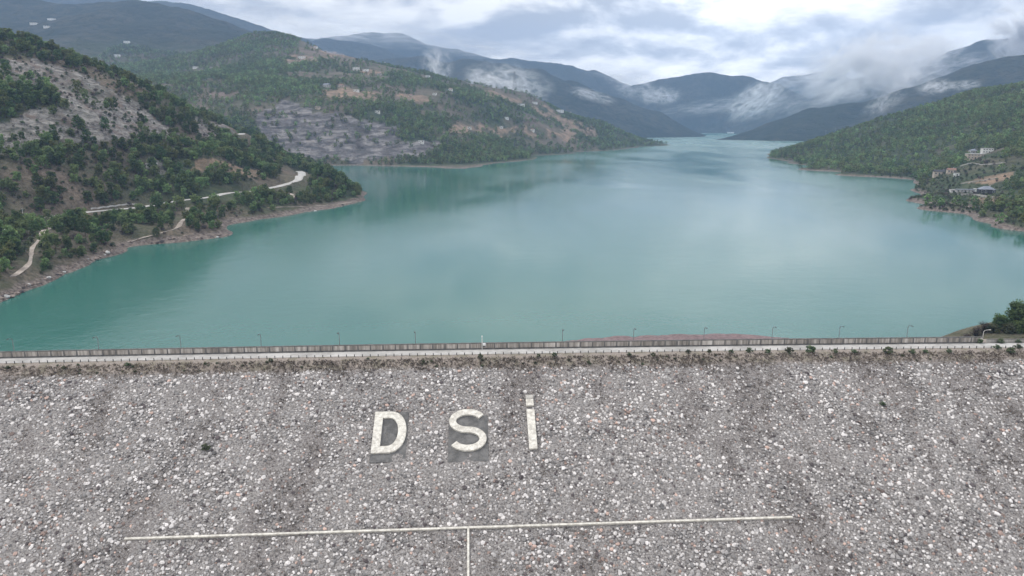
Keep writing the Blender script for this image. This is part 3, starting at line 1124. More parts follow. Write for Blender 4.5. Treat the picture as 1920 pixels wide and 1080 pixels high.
# red earth berm on the lake side
M_RED, t, p, out = new_mat('red_earth')
co = t.node('ShaderNodeTexCoord').outputs['Object']
n1 = t.noise(co, 0.8, 5, 0.7)
t.link(t.mix(t.range(n1, 0.33, 0.67), (0.11, 0.078, 0.078, 1), (0.25, 0.18, 0.178, 1)), p.inputs['Base Color'])
bump(t, p, n1, 0.9, 0.4)
bx = np.arange(-34, 128, 1.5)
bt = np.linspace(0, 1, 16)
BX, BT = np.meshgrid(bx, bt, indexing='ij')
wid = 17 + 38 * np.clip(1 - ((BX - 56) / 88) ** 2, 0, 1) + 1.2 * fbm(BX, BX * 0 + 3, 9, 3, 41)
BY = 5 + wid * BT
BZ = CREST - 1.0 - (CREST + 1.0) * BT ** 0.75 + 0.4 * fbm(BX, BY, 6, 4, 43) * np.sin(BT * math.pi)
BZ = np.minimum(BZ, CREST - 0.3)
ix = np.arange(BX.size).reshape(BX.shape)
bq = np.stack([ix[:-1, :-1], ix[1:, :-1], ix[1:, 1:], ix[:-1, 1:]], -1).reshape(-1, 4)
link(bpy.data.objects.new('berm', np_mesh('berm', np.stack([BX, BY, BZ], -1).reshape(-1, 3), bq, True, M_RED)), dam_root)


def on_dam(o):
    o.location, o.rotation_euler = DAM_LOC, (0, 0, DAM_TH)
    return o


def crest_sheet(name, y0, y1, lift, mat, x0=-188, x1=185):
    xs = np.arange(x0, x1 + 1, 3.0)
    V = np.stack([np.stack([xs, np.full_like(xs, y), CREST + camber(xs) + lift], -1) for y in (y0, y1)], 1).reshape(-1, 3)
    f = [[2 * i, 2 * i + 2, 2 * i + 3, 2 * i + 1] for i in range(len(xs) - 1)]
    return on_dam(tag(link(bpy.data.objects.new(name, np_mesh(name, V, f, True, mat))), kind='structure'))


crest_sheet('crest_road', -2.3, 1.55, 0.05, M_ROADSURF)
crest_sheet('crest_kerb_shade', 1.55, 2.25, 0.03, M_SLAB)  # dark strip at the wall foot: dark kerb plus the wall's shadow, as colour

# parapet wall with pilasters, coping and plinth
wall = empty('parapet_wall', DAM_LOC, DAM_TH)
tag(wall, 'long weathered grey concrete parapet with pilasters between the crest road and the lake', 'wall')
W0, W1 = -186.0, 132.0


def swept(name, y0, y1, z0, z1, mat, parent, x0=W0, x1=W1):
    xs = np.linspace(x0, x1, 80)
    ring = [(y0, z0), (y1, z0), (y1, z1), (y0, z1)]
    V = np.stack([np.stack([xs, np.full_like(xs, y), CREST + camber(xs) + z], -1) for y, z in ring], 1).reshape(-1, 3)
    f = [[4 * i + k, 4 * i + (k + 1) % 4, 4 * i + 4 + (k + 1) % 4, 4 * i + 4 + k] for i in range(len(xs) - 1) for k in range(4)]
    f += [[0, 3, 2, 1], [4 * len(xs) - 4 + k for k in range(4)]]
    return link(bpy.data.objects.new(name, np_mesh(name, V, f, False, mat)), parent)


M_PARAPET, t, p, out = new_mat('stained_parapet')
co = t.node('ShaderNodeTexCoord').outputs['Object']
st1 = t.noise(t.mapping(co, (1.0, 1.0, 0.08)), 0.9, 5, 0.75)
st2 = t.noise(t.mapping(co, (1, 1, 0.3)), 0.16, 3, 0.6)
f = t.math('ADD', t.math('MULTIPLY', st1, 0.7), t.math('MULTIPLY', st2, 0.3))
t.link(t.ramp(f, [(0.36, (0.15, 0.14, 0.125)), (0.48, (0.3, 0.27, 0.24)), (0.56, (0.5, 0.46, 0.42)), (0.66, (0.7, 0.66, 0.62))]), p.inputs['Base Color'])
swept('wall_panel', 2.35, 2.65, 0.25, 1.55, M_PARAPET, wall)
swept('coping', 2.25, 2.75, 1.553, 1.72, M_SLAB, wall)
swept('plinth', 2.28, 2.72, -0.15, 0.247, M_SLAB, wall)
pil = MB().box(-0.16, 0.16, 2.262, 2.347, 0.25, 1.55).mesh('pilaster', M_SLAB)
for i in range(95):
    o = link(bpy.data.objects.new('pilaster', pil), wall)
    x = W0 + 1.6 + i * 3.33
    o.location = (x, 0, CREST + float(camber(x)))
low = empty('low_wall', DAM_LOC, DAM_TH)
tag(low, 'low brownish kerb wall continuing past the end of the parapet under the pines', 'wall')
swept('wall_panel', 2.4, 2.7, -0.1, 0.85, M_CONC, low, 133.2, 184)
swept('coping', 2.36, 2.74, 0.853, 0.95, M_SLAB, low, 133.2, 184)

# lamps on the lake side of the parapet, arms over the road
lamp = empty('street_lamp')
MB().tube([(0, 0, -0.4), (0, 0, 0.2), (0, 0, 4.3)], [0.12, 0.095, 0.075]).build('pole', M_STEEL, lamp)
MB().tube([(0, 0, 4.3), (0, -0.12, 4.75), (0, -0.5, 5.1), (0, -1.1, 5.3), (0, -1.6, 5.32)], [0.085, 0.08, 0.07, 0.07, 0.06]).build('arm', M_STEEL, lamp)
hd = MB().box(-0.14, 0.14, -2.25, -1.55, 5.26, 5.40).build('lamp_head', M_DARK, lamp, 0.03)
MB().box(-0.1, 0.1, -2.15, -1.7, 5.23, 5.262).build('lens', M_WHITE, hd)
LAMP_U = [55, 205, 352, 497, 640, 780, 1055, 1190, 1325, 1457, 1588, 1722]
LAMP_TXT = ['leftmost slim grey street lamp on the parapet, farthest from the pines', 'second slim grey street lamp from the left end of the parapet',
            'third slim grey street lamp from the left end of the parapet', 'fourth grey street lamp from the left, above the empty rock left of letter D',
            'fifth grey street lamp from the left, just left of the letter D below', 'grey street lamp on the parapet above the gap between letters D and S',
            'grey street lamp on the parapet just right of the white post', 'grey street lamp where the red earth berm starts to widen',
            'grey street lamp in front of the widest part of the red earth berm', 'grey street lamp on the parapet right of the berm middle',
            'grey street lamp near the tapering right end of the red berm', 'last grey street lamp on the parapet before the low wall']
for i, (u, txt) in enumerate(zip(LAMP_U, LAMP_TXT)):
    o = lamp if i == 0 else copy_tree(lamp)
    x, y, _ = at_Y(u, 650, DAM_Y + 3)
    lx, ly = undam(x, y)
    wx_, wy_ = dam(lx, 3.1)
    o.location = (wx_, wy_, CREST + float(camber(lx)))
    o.rotation_euler = (0, 0, DAM_TH)
    tag(o, txt, 'street lamp', 'street lamps along the dam crest')
lp = empty('street_lamp', (*dam(undam(*at_Y(1852, 640, DAM_Y + 8)[:2])[0], 3.4), CREST), DAM_TH)
tag(lp, 'pale street lamp standing in front of the pines at the end of the dam', 'street lamp', 'street lamps along the dam crest')
MB().tube([(0, 0, -0.3), (0, 0, 0.2), (0, 0, 3.0)], [0.11, 0.09, 0.07]).build('pole', M_PALEPOLE, lp)
MB().tube([(0, 0, 3.0), (0.25, 0, 3.35), (0.9, -0.2, 3.6), (1.2, -0.3, 3.63)], [0.06, 0.055, 0.05, 0.05]).build('arm', M_PALEPOLE, lp)
MB().box(1.15, 1.75, -0.45, -0.18, 3.57, 3.7).build('lamp_head', M_PALEPOLE, lp, 0.03)

# white post and box on the crest
wx_, wy_ = dam(undam(*at_Y(904, 655, DAM_Y + 2)[:2])[0], 2.05)
wp_ = empty('signal_post', (wx_, wy_, CREST + 0.5), DAM_TH)
tag(wp_, 'white post with a small white box on the parapet', 'post')
MB().tube([(0, 0, 0), (0, 0, 2.0), (0, 0, 3.6)], [0.1, 0.09, 0.07]).build('pole', M_WHITE, wp_)
bxo = MB().box(0.2, 0.95, -0.3, 0.15, 1.15, 1.75).build('cabinet', M_WHITE, wp_, 0.03)
MB().box(0.28, 0.87, -0.325, -0.303, 0.95, 1.12).build('bracket', M_DARK, bxo)
MB().box(-0.14, 0.14, -0.14, 0.14, 3.6, 3.82).build('cap', M_WHITE, wp_, 0.03)

# small posts along the downstream edge of the road
post = empty('bollard')
MB().tube([(0, 0, -0.1), (0, 0, 0.62)], [0.13, 0.11]).build('shaft', M_SLAB, post)
MB().tube([(0, 0, 0.62), (0, 0, 0.72)], [0.13, 0.07]).build('cap', M_DARK, post)
for i in range(146):
    o = post if i == 0 else copy_tree(post)
    x = -150 + i * 2.05
    wx_, wy_ = dam(x, -2.75)
    o.location = (wx_, wy_, CREST + float(camber(x)))
    o.rotation_euler = (0, 0, rng.uniform(-0.1, 0.1))
    tag(o, 'small dark concrete guard post in the row along the outer edge of the crest road', 'bollard', 'guard posts along the crest road')


# letters and the concrete T on the rock face
def face_obj(name, P2, hgt, mat, parent, quads_=None):
    """outline pairs (outer, inner) given as (lx, s) raised off the slope: a solid band"""
    outer, inner, closed = P2
    n_ = len(outer)
    V = np.concatenate([slope_pt(a[:, 0], a[:, 1], h) for a in (outer, inner) for h in (hgt[1], hgt[0])])
    f_ = []
    for i in range(n_ if closed else n_ - 1):
        j = (i + 1) % n_
        f_ += [[i, j, 2 * n_ + j, 2 * n_ + i], [n_ + j, n_ + i, 3 * n_ + i, 3 * n_ + j],
               [j, i, n_ + i, n_ + j], [2 * n_ + i, 2 * n_ + j, 3 * n_ + j, 3 * n_ + i]]
    if not closed:
        f_ += [[0, 2 * n_, 3 * n_, n_], [n_ - 1, 2 * n_ - 1, 4 * n_ - 1, 3 * n_ - 1]]
    me_ = np_mesh(name, V, f_, False, mat)
    b_ = bmesh.new()
    b_.from_mesh(me_)
    bmesh.ops.recalc_face_normals(b_, faces=b_.faces)
    b_.to_mesh(me_)
    b_.free()
    return link(bpy.data.objects.new(name, me_), parent)


def rect_band(a, b_, c_, d_):
    return np.array([[a, c_], [b_, c_]]), np.array([[a, d_], [b_, d_]]), False


def stroke(path, w):
    P = np.asarray(path, float)
    d = np.gradient(P, axis=0)
    d /= np.linalg.norm(d, axis=1)[:, None]
    nn = np.stack([-d[:, 1], d[:, 0]], 1)
    return P + nn * w / 2, P - nn * w / 2, False


LH = (0.12, 0.62)
L1 = on_dam(empty('concrete_letter'))
tag(L1, 'white concrete letter D lying on the stone face of the dam', 'letter', 'letters on the dam face')
a, b_, c_, d_ = D_BOX
w = (b_ - a) * 0.25
wv = (d_ - c_) * 0.155
cx, hy = a + (b_ - a) * 0.42, (c_ + d_) / 2
th = np.linspace(-math.pi / 2, math.pi / 2, 25)
po = [(a, d_), (a, hy), (a, c_)] + [(cx + (b_ - cx) * math.cos(q) ** 0.8 if abs(math.cos(q)) > 1e-6 else cx, hy + (d_ - c_) / 2 * math.sin(q)) for q in th]
cxi = max(cx, a + w + 0.2)
pi_ = [(a + w, d_ - wv), (a + w, hy), (a + w, c_ + wv)] + [(cxi + (b_ - w - cxi) * (math.cos(q) ** 0.8 if abs(math.cos(q)) > 1e-6 else 0), hy + ((d_ - c_) / 2 - wv) * math.sin(q)) for q in th]
face_obj('letter_face', (np.array(po), np.array(pi_), True), LH, M_LETTER, L1)
face_obj('backing_slab', rect_band(*D_PAD), (-0.4, 0.11), M_SLAB, L1)

L2 = on_dam(empty('concrete_letter'))
tag(L2, 'white concrete letter S on a dark grey slab on the stone face of the dam', 'letter', 'letters on the dam face')
a, b_, c_, d_ = S_BOX
w = (b_ - a) * 0.185
cx = (a + b_) / 2
rx, ry = (b_ - a - w) / 2, (d_ - c_ - w) / 4
th1 = np.linspace(R(-28), R(-270), 26)
up = [(cx + rx * math.cos(q), c_ + w / 2 + ry + ry * math.sin(q)) for q in th1]
th2 = np.linspace(R(-90), R(152), 26)[1:]
dn = [(cx + rx * math.cos(q), c_ + w / 2 + 3 * ry + ry * math.sin(q)) for q in th2]
face_obj('letter_face', stroke(up + dn, w), LH, M_LETTER, L2)
face_obj('backing_slab', rect_band(*S_PAD), (-0.4, 0.11), M_SLAB, L2)

L3 = on_dam(empty('concrete_letter'))
tag(L3, 'narrow white concrete letter I with a dot above it on the rock face', 'letter', 'letters on the dam face')
face_obj('stem', rect_band(*I_BOX), LH, M_LETTER, L3)
face_obj('dot', rect_band(*DOT_BOX), LH, M_LETTER, L3)
a, b_ = slope_uv(985, 743), slope_uv(1000, 750)
face_obj('backing_slab', rect_band(a[0], b_[0], a[1], b_[1]), (-0.3, 0.35), M_CONC, L3)

T_ = on_dam(empty('concrete_beam'))
tag(T_, 'thin T shaped line of pale concrete beams low on the stone face', 'beam')
wb_ = 0.2
face_obj('cross_beam', (np.array([[BAR_A[0], BAR_A[1] - wb_], [BAR_B[0], BAR_B[1] - wb_]]), np.array([[BAR_A[0], BAR_A[1] + wb_], [BAR_B[0], BAR_B[1] + wb_]]), False), (-0.3, 0.6), M_LETTER, T_)
face_obj('down_beam', rect_band(BAR_MID[0] - 0.22, BAR_MID[0] + 0.22, BAR_MID[1] + wb_ + 0.25, BAR_END[1]), (-0.3, 0.55), M_LETTER, T_)

# ------------------------------------------------------------------ plants
def crown_mesh(name, h, w, base, n_cl, per, leaf, mat, seed, shape='pine', flat=0.8):
    """a crown of many small leaf sprays gathered in clumps round the stem"""
    g = np.random.default_rng(seed)
    cs, rs = [], []
    for i in range(n_cl):
        k = (i + 0.5) / n_cl
        if shape == 'pine':                       # broad below, rounded uneven top
            z = base + (h - base) * (k ** 0.9)
            rad = w * (0.25 + 0.75 * math.sin(math.pi * min(1, 0.22 + 0.78 * (1 - k) ** 0.8) * 0.72)) * 0.78
        elif shape == 'cone':
            z = base + (h - base) * k
            rad = w * (1.0 - k) ** 0.8 * 0.85
        else:                                     # low mound
            z = base + (h - base) * (k ** 0.7) * 0.85
            rad = w * math.sqrt(max(0.0, 1 - k * k * 0.9)) * 0.8
        a = i * 2.399 + g.uniform(-0.5, 0.5)
        q = rad * math.sqrt(g.uniform(0.12, 1.0)) * g.uniform(0.75, 1.12)
        cs.append((math.cos(a) * q, math.sin(a) * q, z + g.uniform(-0.06, 0.06) * h))
        rs.append(w * g.uniform(0.22, 0.40) * (1.0 if shape != 'cone' else 0.8))
    cs, rs = np.array(cs), np.array(rs)
    n = n_cl * per
    ci = np.repeat(np.arange(n_cl), per)
    d = g.normal(size=(n, 3))
    d /= np.linalg.norm(d, axis=1)[:, None]
    rr = rs[ci] * g.uniform(0.45, 1.05, n)
    c = cs[ci] + d * rr[:, None] * np.array([1, 1, flat])
    c[:, 2] = np.maximum(c[:, 2], 0.15)
    nrm = d * 0.9 + g.normal(size=(n, 3)) * 0.55 + np.array([0, 0, 0.75])
    nrm /= np.linalg.norm(nrm, axis=1)[:, None]
    t1 = np.cross(nrm, g.normal(size=(n, 3)))
    t1 /= np.linalg.norm(t1, axis=1)[:, None]
    t2 = np.cross(nrm, t1)
    sz = leaf * g.uniform(0.6, 1.3, n)[:, None]
    P = np.stack([c - t1 * sz, c + t2 * sz * 0.6 + nrm * sz * 0.25, c + t1 * sz, c - t2 * sz * 0.6 + nrm * sz * 0.15], 1).reshape(-1, 3)
    me_ = np_mesh(name, P, np.arange(len(P)).reshape(-1, 4), True, mat)
    tone = np.clip(g.uniform(0.15, 0.85, n_cl)[ci] + g.normal(0, 0.16, n), 0, 1)
    add_float(me_, 'tone', np.repeat(tone, 4))
    return me_


def trunk_mesh(name, h, r, lean, seed, limbs=4):
    g = random.Random(seed)
    m = MB()
    m.tube([(0, 0, -0.8), (lean * 0.2, 0, h * 0.35), (lean * 0.6, lean * 0.2, h * 0.7), (lean, lean * 0.3, h)], [r * 1.3, r, r * 0.7, r * 0.25], 7)
    for i in range(limbs):
        a, z = i * 2.4 + g.uniform(-0.4, 0.4), h * g.uniform(0.35, 0.8)
        L = h * g.uniform(0.16, 0.3)
        m.tube([(lean * 0.4, 0, z), (lean * 0.4 + math.cos(a) * L * 0.6, math.sin(a) * L * 0.6, z + L * 0.35), (lean * 0.4 + math.cos(a) * L, math.sin(a) * L, z + L * 0.5)], [r * 0.45, r * 0.3, r * 0.12], 5)
    return m.mesh(name, M_BARK)


PINES = []
for i in range(6):
    h = [9.5, 8.2, 10.5, 7.0, 9.0, 8.0][i]
    w = [4.2, 4.0, 4.3, 3.6, 3.4, 4.6][i]
    mt = M_DARKPINE if i in (2, 4) else M_PINE
    PINES.append((crown_mesh('crown', h, w, h * 0.22, 17 + i % 3 * 3, 26, 0.62, mt, 100 + i, 'pine'), trunk_mesh('trunk', h * 0.75, 0.22, 0.5 * (i % 3 - 1), i), h, i in (2, 4)))
SHRUBS = []
for i in range(4):
    mt = M_BARE if i == 3 else M_SHRUB
    SHRUBS.append((crown_mesh('foliage', [2.2, 2.8, 1.6, 2.4][i], [1.9, 1.8, 1.7, 2.0][i], 0.3, 9, 18, 0.34, mt, 200 + i, 'mound'), trunk_mesh('stem', 1.2, 0.1, 0.15, 50 + i, 3), i == 3))


def seen(x, y, z, h, margin=4.0):
    """what the camera, or one a step aside, could see"""
    u, v, d = pix(x, y, z + h)
    ok = (u > -130) & (u < 2050) & (v > -60) & (v < 760) & (d > 0)
    idx = np.where(ok)[0]
    out_ = np.zeros(len(x), bool)
    fr = np.linspace(0.2, 0.985, 70)
    for s in range(0, len(idx), 4000):
        k = idx[s:s + 4000]
        X, Y = x[k, None] * fr, y[k, None] * fr
        Z = CAMZ + (z[k] + h[k] + margin - CAMZ)[:, None] * fr
        out_[k] = (hq(X, Y) < Z).all(1)
    return out_


def road_clear(x, y, front=9.0):
    ok = np.ones(x.shape, bool)
    for P, w in PATHS:
        fr_ = front if w > 5 else 2.0
        m = (x > P[:, 0].min() - 25) & (x < P[:, 0].max() + 25) & (y > P[:, 1].min() - 25) & (y < P[:, 1].max() + 25)
        if not m.any():
            continue
        d, _ = path_dist(x[m], y[m], P)
        # the verge towards the dam is kept lower so the pale road shows between the trees
        d2, _ = path_dist(x[m], y[m] + fr_, P)
        gap = vnoise(x[m] / 28, y[m] / 28, 77)
        ok[m] &= (d > w * 0.5 + (3.2 if w > 5 else 1.6)) & ~((d2 < w * 0.5 + 4) & (gap > 0.62)) & ~((w > 5) & (y[m] > 540) & (path_dist(x[m], y[m] + 18, P)[0] < w * 0.5 + 12) & (x[m] > -330))
    return ok


OPEN_POLYS = [ground_poly(p_) for p_ in [
    [(1745, 335), (1790, 318), (1850, 302), (1925, 300), (1925, 325), (1885, 345), (1868, 372), (1800, 372), (1740, 382), (1715, 380)],
    [(1815, 283), (1875, 280), (1880, 302), (1815, 306)],
]]


def scatter(x0, x1, y0, y1, step, seed):
    g = np.random.default_rng(seed)
    X, Y = np.meshgrid(np.arange(x0, x1, step), np.arange(y0, y1, step))
    X = X.ravel() + g.uniform(-0.45, 0.45, X.size) * step
    Y = Y.ravel() + g.uniform(-0.45, 0.45, Y.size) * step
    return X, Y, hq(X, Y), g


# points: near left hill
X, Y, Z, g = scatter(-520, -100, 300, 1080, 6.4, 11)
rock, soil = masks(X, Y, Z)
dens = fbm(X, Y, 60, 3, 301) * 0.7 + fbm(X, Y, 18, 2, 305) * 0.45
zone_lo = smooth(80, 40, Z)
p_ = np.clip(0.72 + 0.55 * dens, 0.06, 0.97)
p_ = np.where(rock > 0.5, 0.06, p_) * np.where(soil > 0.5, 0.12, 1)
p_ = np.where((Z < 16) & (Y < 620) & (rock < 0.5), 0.86 + 0.25 * dens, p_)
ok = (Z > 2.7) & (g.random(X.size) < p_) & road_clear(X, Y)
X, Y, Z = X[ok], Y[ok], Z[ok]
near = dict(x=X, y=Y, z=Z, s=g.uniform(0.62, 1.08, X.size) * np.where(Z < 9, 0.75, 1), k=g.integers(0, 6, X.size))
# a dark stand on the cliff and a few lone trees, as in the picture
for u, v, s_, k_ in [(8, 188, 1.1, 2), (30, 190, 1.0, 4), (52, 188, 1.1, 2), (72, 192, 0.95, 4), (90, 190, 1.0, 2), (106, 196, 0.9, 4), (20, 203, 0.9, 4), (62, 204, 0.9, 2), (-10, 196, 1.1, 2), (215, 206, 0.95, 2),
                     (1, 170, 0.9, 4), (40, 176, 0.9, 2), (84, 178, 0.9, 4), (176, 200, 0.5, 0), (155, 245, 0.8, 0), (266, 232, 0.8, 2)]:
    x, y, z = at(u, v)
    for key, val in zip('xyzsk', (x[0], y[0], z[0], s_, k_)):
        near[key] = np.append(near[key], val)
near['k'] = near['k'].astype(int)
HT = np.array([q[2] for q in PINES])
vis = seen(near['x'], near['y'], near['z'], HT[near['k']] * near['s'])
near = {k_: v_[vis] for k_, v_ in near.items()}

ANCH = [
    ((20, 500), 'on the shore bank left of the dirt track'), ((10, 440), 'beside the road near the parked white van'), ((120, 465), 'between the dirt track and the rocky shore'),
    ((150, 425), 'just below the road above the dirt track'), ((215, 430), 'on the reddish bank below the road'), ((310, 405), 'above the pale ramp that runs into the water'),
    ((395, 415), 'on the small shore point beside the pale ramp'), ((440, 385), 'between the road and the lower shore path'), ((525, 368), 'between the road bend and the lower shore path'),
    ((615, 340), 'on the wooded knob at the tip of the peninsula'), ((500, 325), 'on the slope inside the road bend'), ((430, 290), 'in the belt below the bare grey cliff spur'),
    ((320, 330), 'around the pale boulder above the road'), ((230, 360), 'just above the straight part of the road'), ((100, 385), 'above the road near the utility pole'),
    ((60, 330), 'on the lower slope under the wide grey scree'), ((180, 290), 'at the foot of the grey scree'), ((60, 188), 'in the dark stand on the cliff'),
    ((215, 200), 'standing alone on the bare cliff'), ((60, 90), 'on the crest of the near hill above the cliff'), ((230, 155), 'on the crest where it drops to the right'), ((540, 270), 'beside the upper bit of road behind the spur'),
    ((120, 150), 'on the broken rock under the crest'),
]
AXY = np.array([[q[0] for q in at(u, v)] for (u, v), _ in ANCH])


def zone_of(x, y):
    return np.hypot(AXY[:, 0] - x, AXY[:, 1] - y).argmin()


def plant_things(name, cat, P, prot, noun, adj, n_max, parts):
    """the n_max that show largest as things of their own; returns the indexes left over"""
    size = P['h'] / np.hypot(P['x'], P['y'])
    u, v, _ = pix(P['x'], P['y'], P['z'] + P['h'] * 0.5)
    size = np.where((u < -5) | (u > 1925), 0, size)
    order = np.argsort(-size)[:n_max]
    cells = {}
    for i in order:
        cells.setdefault((zone_of(P['x'][i], P['y'][i]), adj(P, i)), []).append(i)
    roots = {}
    for (zn, ad), mem in cells.items():
        tall = max(mem, key=lambda q: P['h'][q])
        lowest = min(mem, key=lambda q: P['z'][q])
        for i in mem:
            k_ = P['k'][i]
            if k_ in roots:
                o = copy_tree(roots[k_])
            else:
                o = empty(name)
                for (pn, me_) in parts(prot[k_]):
                    link(bpy.data.objects.new(pn, me_), o)
                roots[k_] = o
            o.location = (P['x'][i], P['y'][i], P['z'][i] - 0.15)
            o.scale = (P['s'][i],) * 3
            o.rotation_euler = (0, 0, rng.uniform(0, 6.28))
            ph = ANCH[zn][1]
            if len(mem) == 1:
                tx = f'{ad} {noun} {ph}'
            elif i == tall:
                tx = f'tallest {ad} {noun} {ph}'
            elif i == lowest:
                tx = f'{ad} {noun} nearest the water {ph}'
            else:
                tx = f'one of the {ad} {noun}s {ph}'
            o['label'] = ' '.join(tx.split()[:16])
            o['category'] = cat
            o['group'] = f'{ad} {noun}s {ph}'
    left = np.setdiff1d(np.arange(len(P['x'])), order)
    return left


near['h'] = HT[near['k']] * near['s']
left_near = plant_things('pine_tree', 'tree', near, PINES, 'pine', lambda P, i: 'dark' if PINES[P['k'][i]][3] else ('tall green' if P['h'][i] > 7.6 else 'small green'), 300,
                         lambda q: (('crown', q[0]), ('trunk', q[1])))

# shrubs on the near hill
X, Y, Z, g = scatter(-480, -100, 300, 900, 4.2, 21)
rock, soil = masks(X, Y, Z)
dens = fbm(X, Y, 30, 3, 401)
p_ = np.where(rock > 0.5, 0.30, 0.5 + 0.5 * dens) * np.where(soil > 0.5, 0.5, 1)
ok = (Z > 3.2) & (g.random(X.size) < p_) & road_clear(X, Y, 0.0)
X, Y, Z = X[ok], Y[ok], Z[ok]
bush = dict(x=X, y=Y, z=Z, s=g.uniform(0.5, 1.25, X.size), k=g.choice(4, X.size, p=[0.3, 0.27, 0.23, 0.2]))
bush['h'] = 2.3 * bush['s']
vis = seen(X, Y, Z, bush['h'], 2.0)
bush = {k_: v_[vis] for k_, v_ in bush.items()}
left_bush = plant_things('shrub', 'shrub', bush, SHRUBS, 'shrub', lambda P, i: 'bare grey brown' if P['k'][i] == 3 else 'green', 300, lambda q: (('foliage', q[0]), ('stem', q[1])))


# forests too dense to count: one object each, its trees set by a node tree
def forest(name, P, protos):
    n = len(P['x'])
    me_ = bpy.data.meshes.new(name)
    me_.vertices.add(n)
    me_.vertices.foreach_set('co', np.stack([P['x'], P['y'], P['z'] - 0.15], -1).astype(np.float32).ravel())
    add_float(me_, 'scl', P['s'])
    add_float(me_, 'rot', rng.uniform(0, 6.28, n))
    a_ = me_.attributes.new('pick', 'INT', 'POINT')
    a_.data.foreach_set('value', np.asarray(P['k'], np.int32))
    o_ = link(bpy.data.objects.new(name, me_))
    ng = bpy.data.node_groups.new(name, 'GeometryNodeTree')
    ng.interface.new_socket('Geometry', in_out='INPUT', socket_type='NodeSocketGeometry')
    ng.interface.new_socket('Geometry', in_out='OUTPUT', socket_type='NodeSocketGeometry')
    gi, go = ng.nodes.new('NodeGroupInput'), ng.nodes.new('NodeGroupOutput')
    iop = ng.nodes.new('GeometryNodeInstanceOnPoints')
    gti = ng.nodes.new('GeometryNodeGeometryToInstance')
    for q in reversed(protos):
        oi_ = ng.nodes.new('GeometryNodeObjectInfo')
        oi_.transform_space = 'ORIGINAL'
        oi_.inputs['Object'].default_value = q
        oi_.inputs['As Instance'].default_value = False
        ng.links.new(oi_.outputs['Geometry'], gti.inputs[0])
    iop.inputs['Pick Instance'].default_value = True

    def named(nm, dt):
        a1 = ng.nodes.new('GeometryNodeInputNamedAttribute')
        a1.data_type = dt
        a1.inputs['Name'].default_value = nm
        return a1.outputs['Attribute']
    cx_ = ng.nodes.new('ShaderNodeCombineXYZ')
    ng.links.new(named('rot', 'FLOAT'), cx_.inputs[2])
    ng.links.new(gi.outputs[0], iop.inputs['Points'])
    ng.links.new(gti.outputs[0], iop.inputs['Instance'])
    ng.links.new(named('pick', 'INT'), iop.inputs['Instance Index'])
    ng.links.new(cx_.outputs[0], iop.inputs['Rotation'])
    ng.links.new(named('scl', 'FLOAT'), iop.inputs['Scale'])
    ng.links.new(iop.outputs[0], go.inputs[0])
    md = o_.modifiers.new('trees', 'NODES')
    md.node_group = ng
    return tag(o_, kind='stuff')


def sub(P, idx):
    return {k_: v_[idx] for k_, v_ in P.items()}


pine_crowns = []
for me_ in [q[0] for q in PINES]:
    pine_crowns.append(next(o for o in bpy.data.objects if o.data == me_))
shrub_crowns = []
for me_ in [q[0] for q in SHRUBS]:
    shrub_crowns.append(next(o for o in bpy.data.objects if o.data == me_))
forest('hillside_woodland', sub(near, left_near), pine_crowns)
forest('undergrowth', sub(bush, left_bush), shrub_crowns)

# lone trees on far slopes carry the lighter crowns used for the far forests
FAR = []
for i in range(4):
    h, w = [(8.5, 4.2), (7.5, 4.4), (9.5, 4.0), (6.0, 3.6)][i]
    FAR.append((crown_mesh('crown', h, w, h * 0.12, 9, 9, 1.05, M_DARKPINE if i == 2 else M_PINE, 300 + i, 'pine'), trunk_mesh('trunk', h * 0.7, 0.22, 0.2, 70 + i, 0), h))
far_crowns = []
for i, (u, v, tx) in enumerate([(1005, 176, 'lone pine on the skyline of the far ridge right of the mist'), (690, 124, 'lone round pine on the far ridge beside pale houses'), (1712, 336, 'dark pine at the inner corner of the small right bank cove'), (1210, 266, 'last small pine at the tip of the far headland')]):
    x, y, z = at(u, v)
    o = empty('pine_tree', (x[0], y[0], z[0] - 0.15))
    cr = link(bpy.data.objects.new('crown', FAR[i][0]), o)
    link(bpy.data.objects.new('trunk', FAR[i][1]), o)
    far_crowns.append(cr)
    tag(o, tx, 'tree')
FH = np.array([q[2] for q in FAR])


HOUSE_PIX = [(545,121),(566,110),(584,111),(592,90),(668,131),(686,133),(712,141),(722,118),(613,163),(640,163),(668,172),(802,145),(845,170),(770,182),(815,178),(884,166),(978,199),(1003,194),(1050,210),(1070,212),(950,223),(998,246),(880,242),(708,212),(596,204),(367,128),(790,268),(940,240),(1826,298),(1850,287),(1762,329),(1783,324),(1793,330),(1848,364),(1830,361),(1808,361),(1786,361)]
HX, HY = raycast(hq, [q[0] for q in HOUSE_PIX], [q[1] for q in HOUSE_PIX])


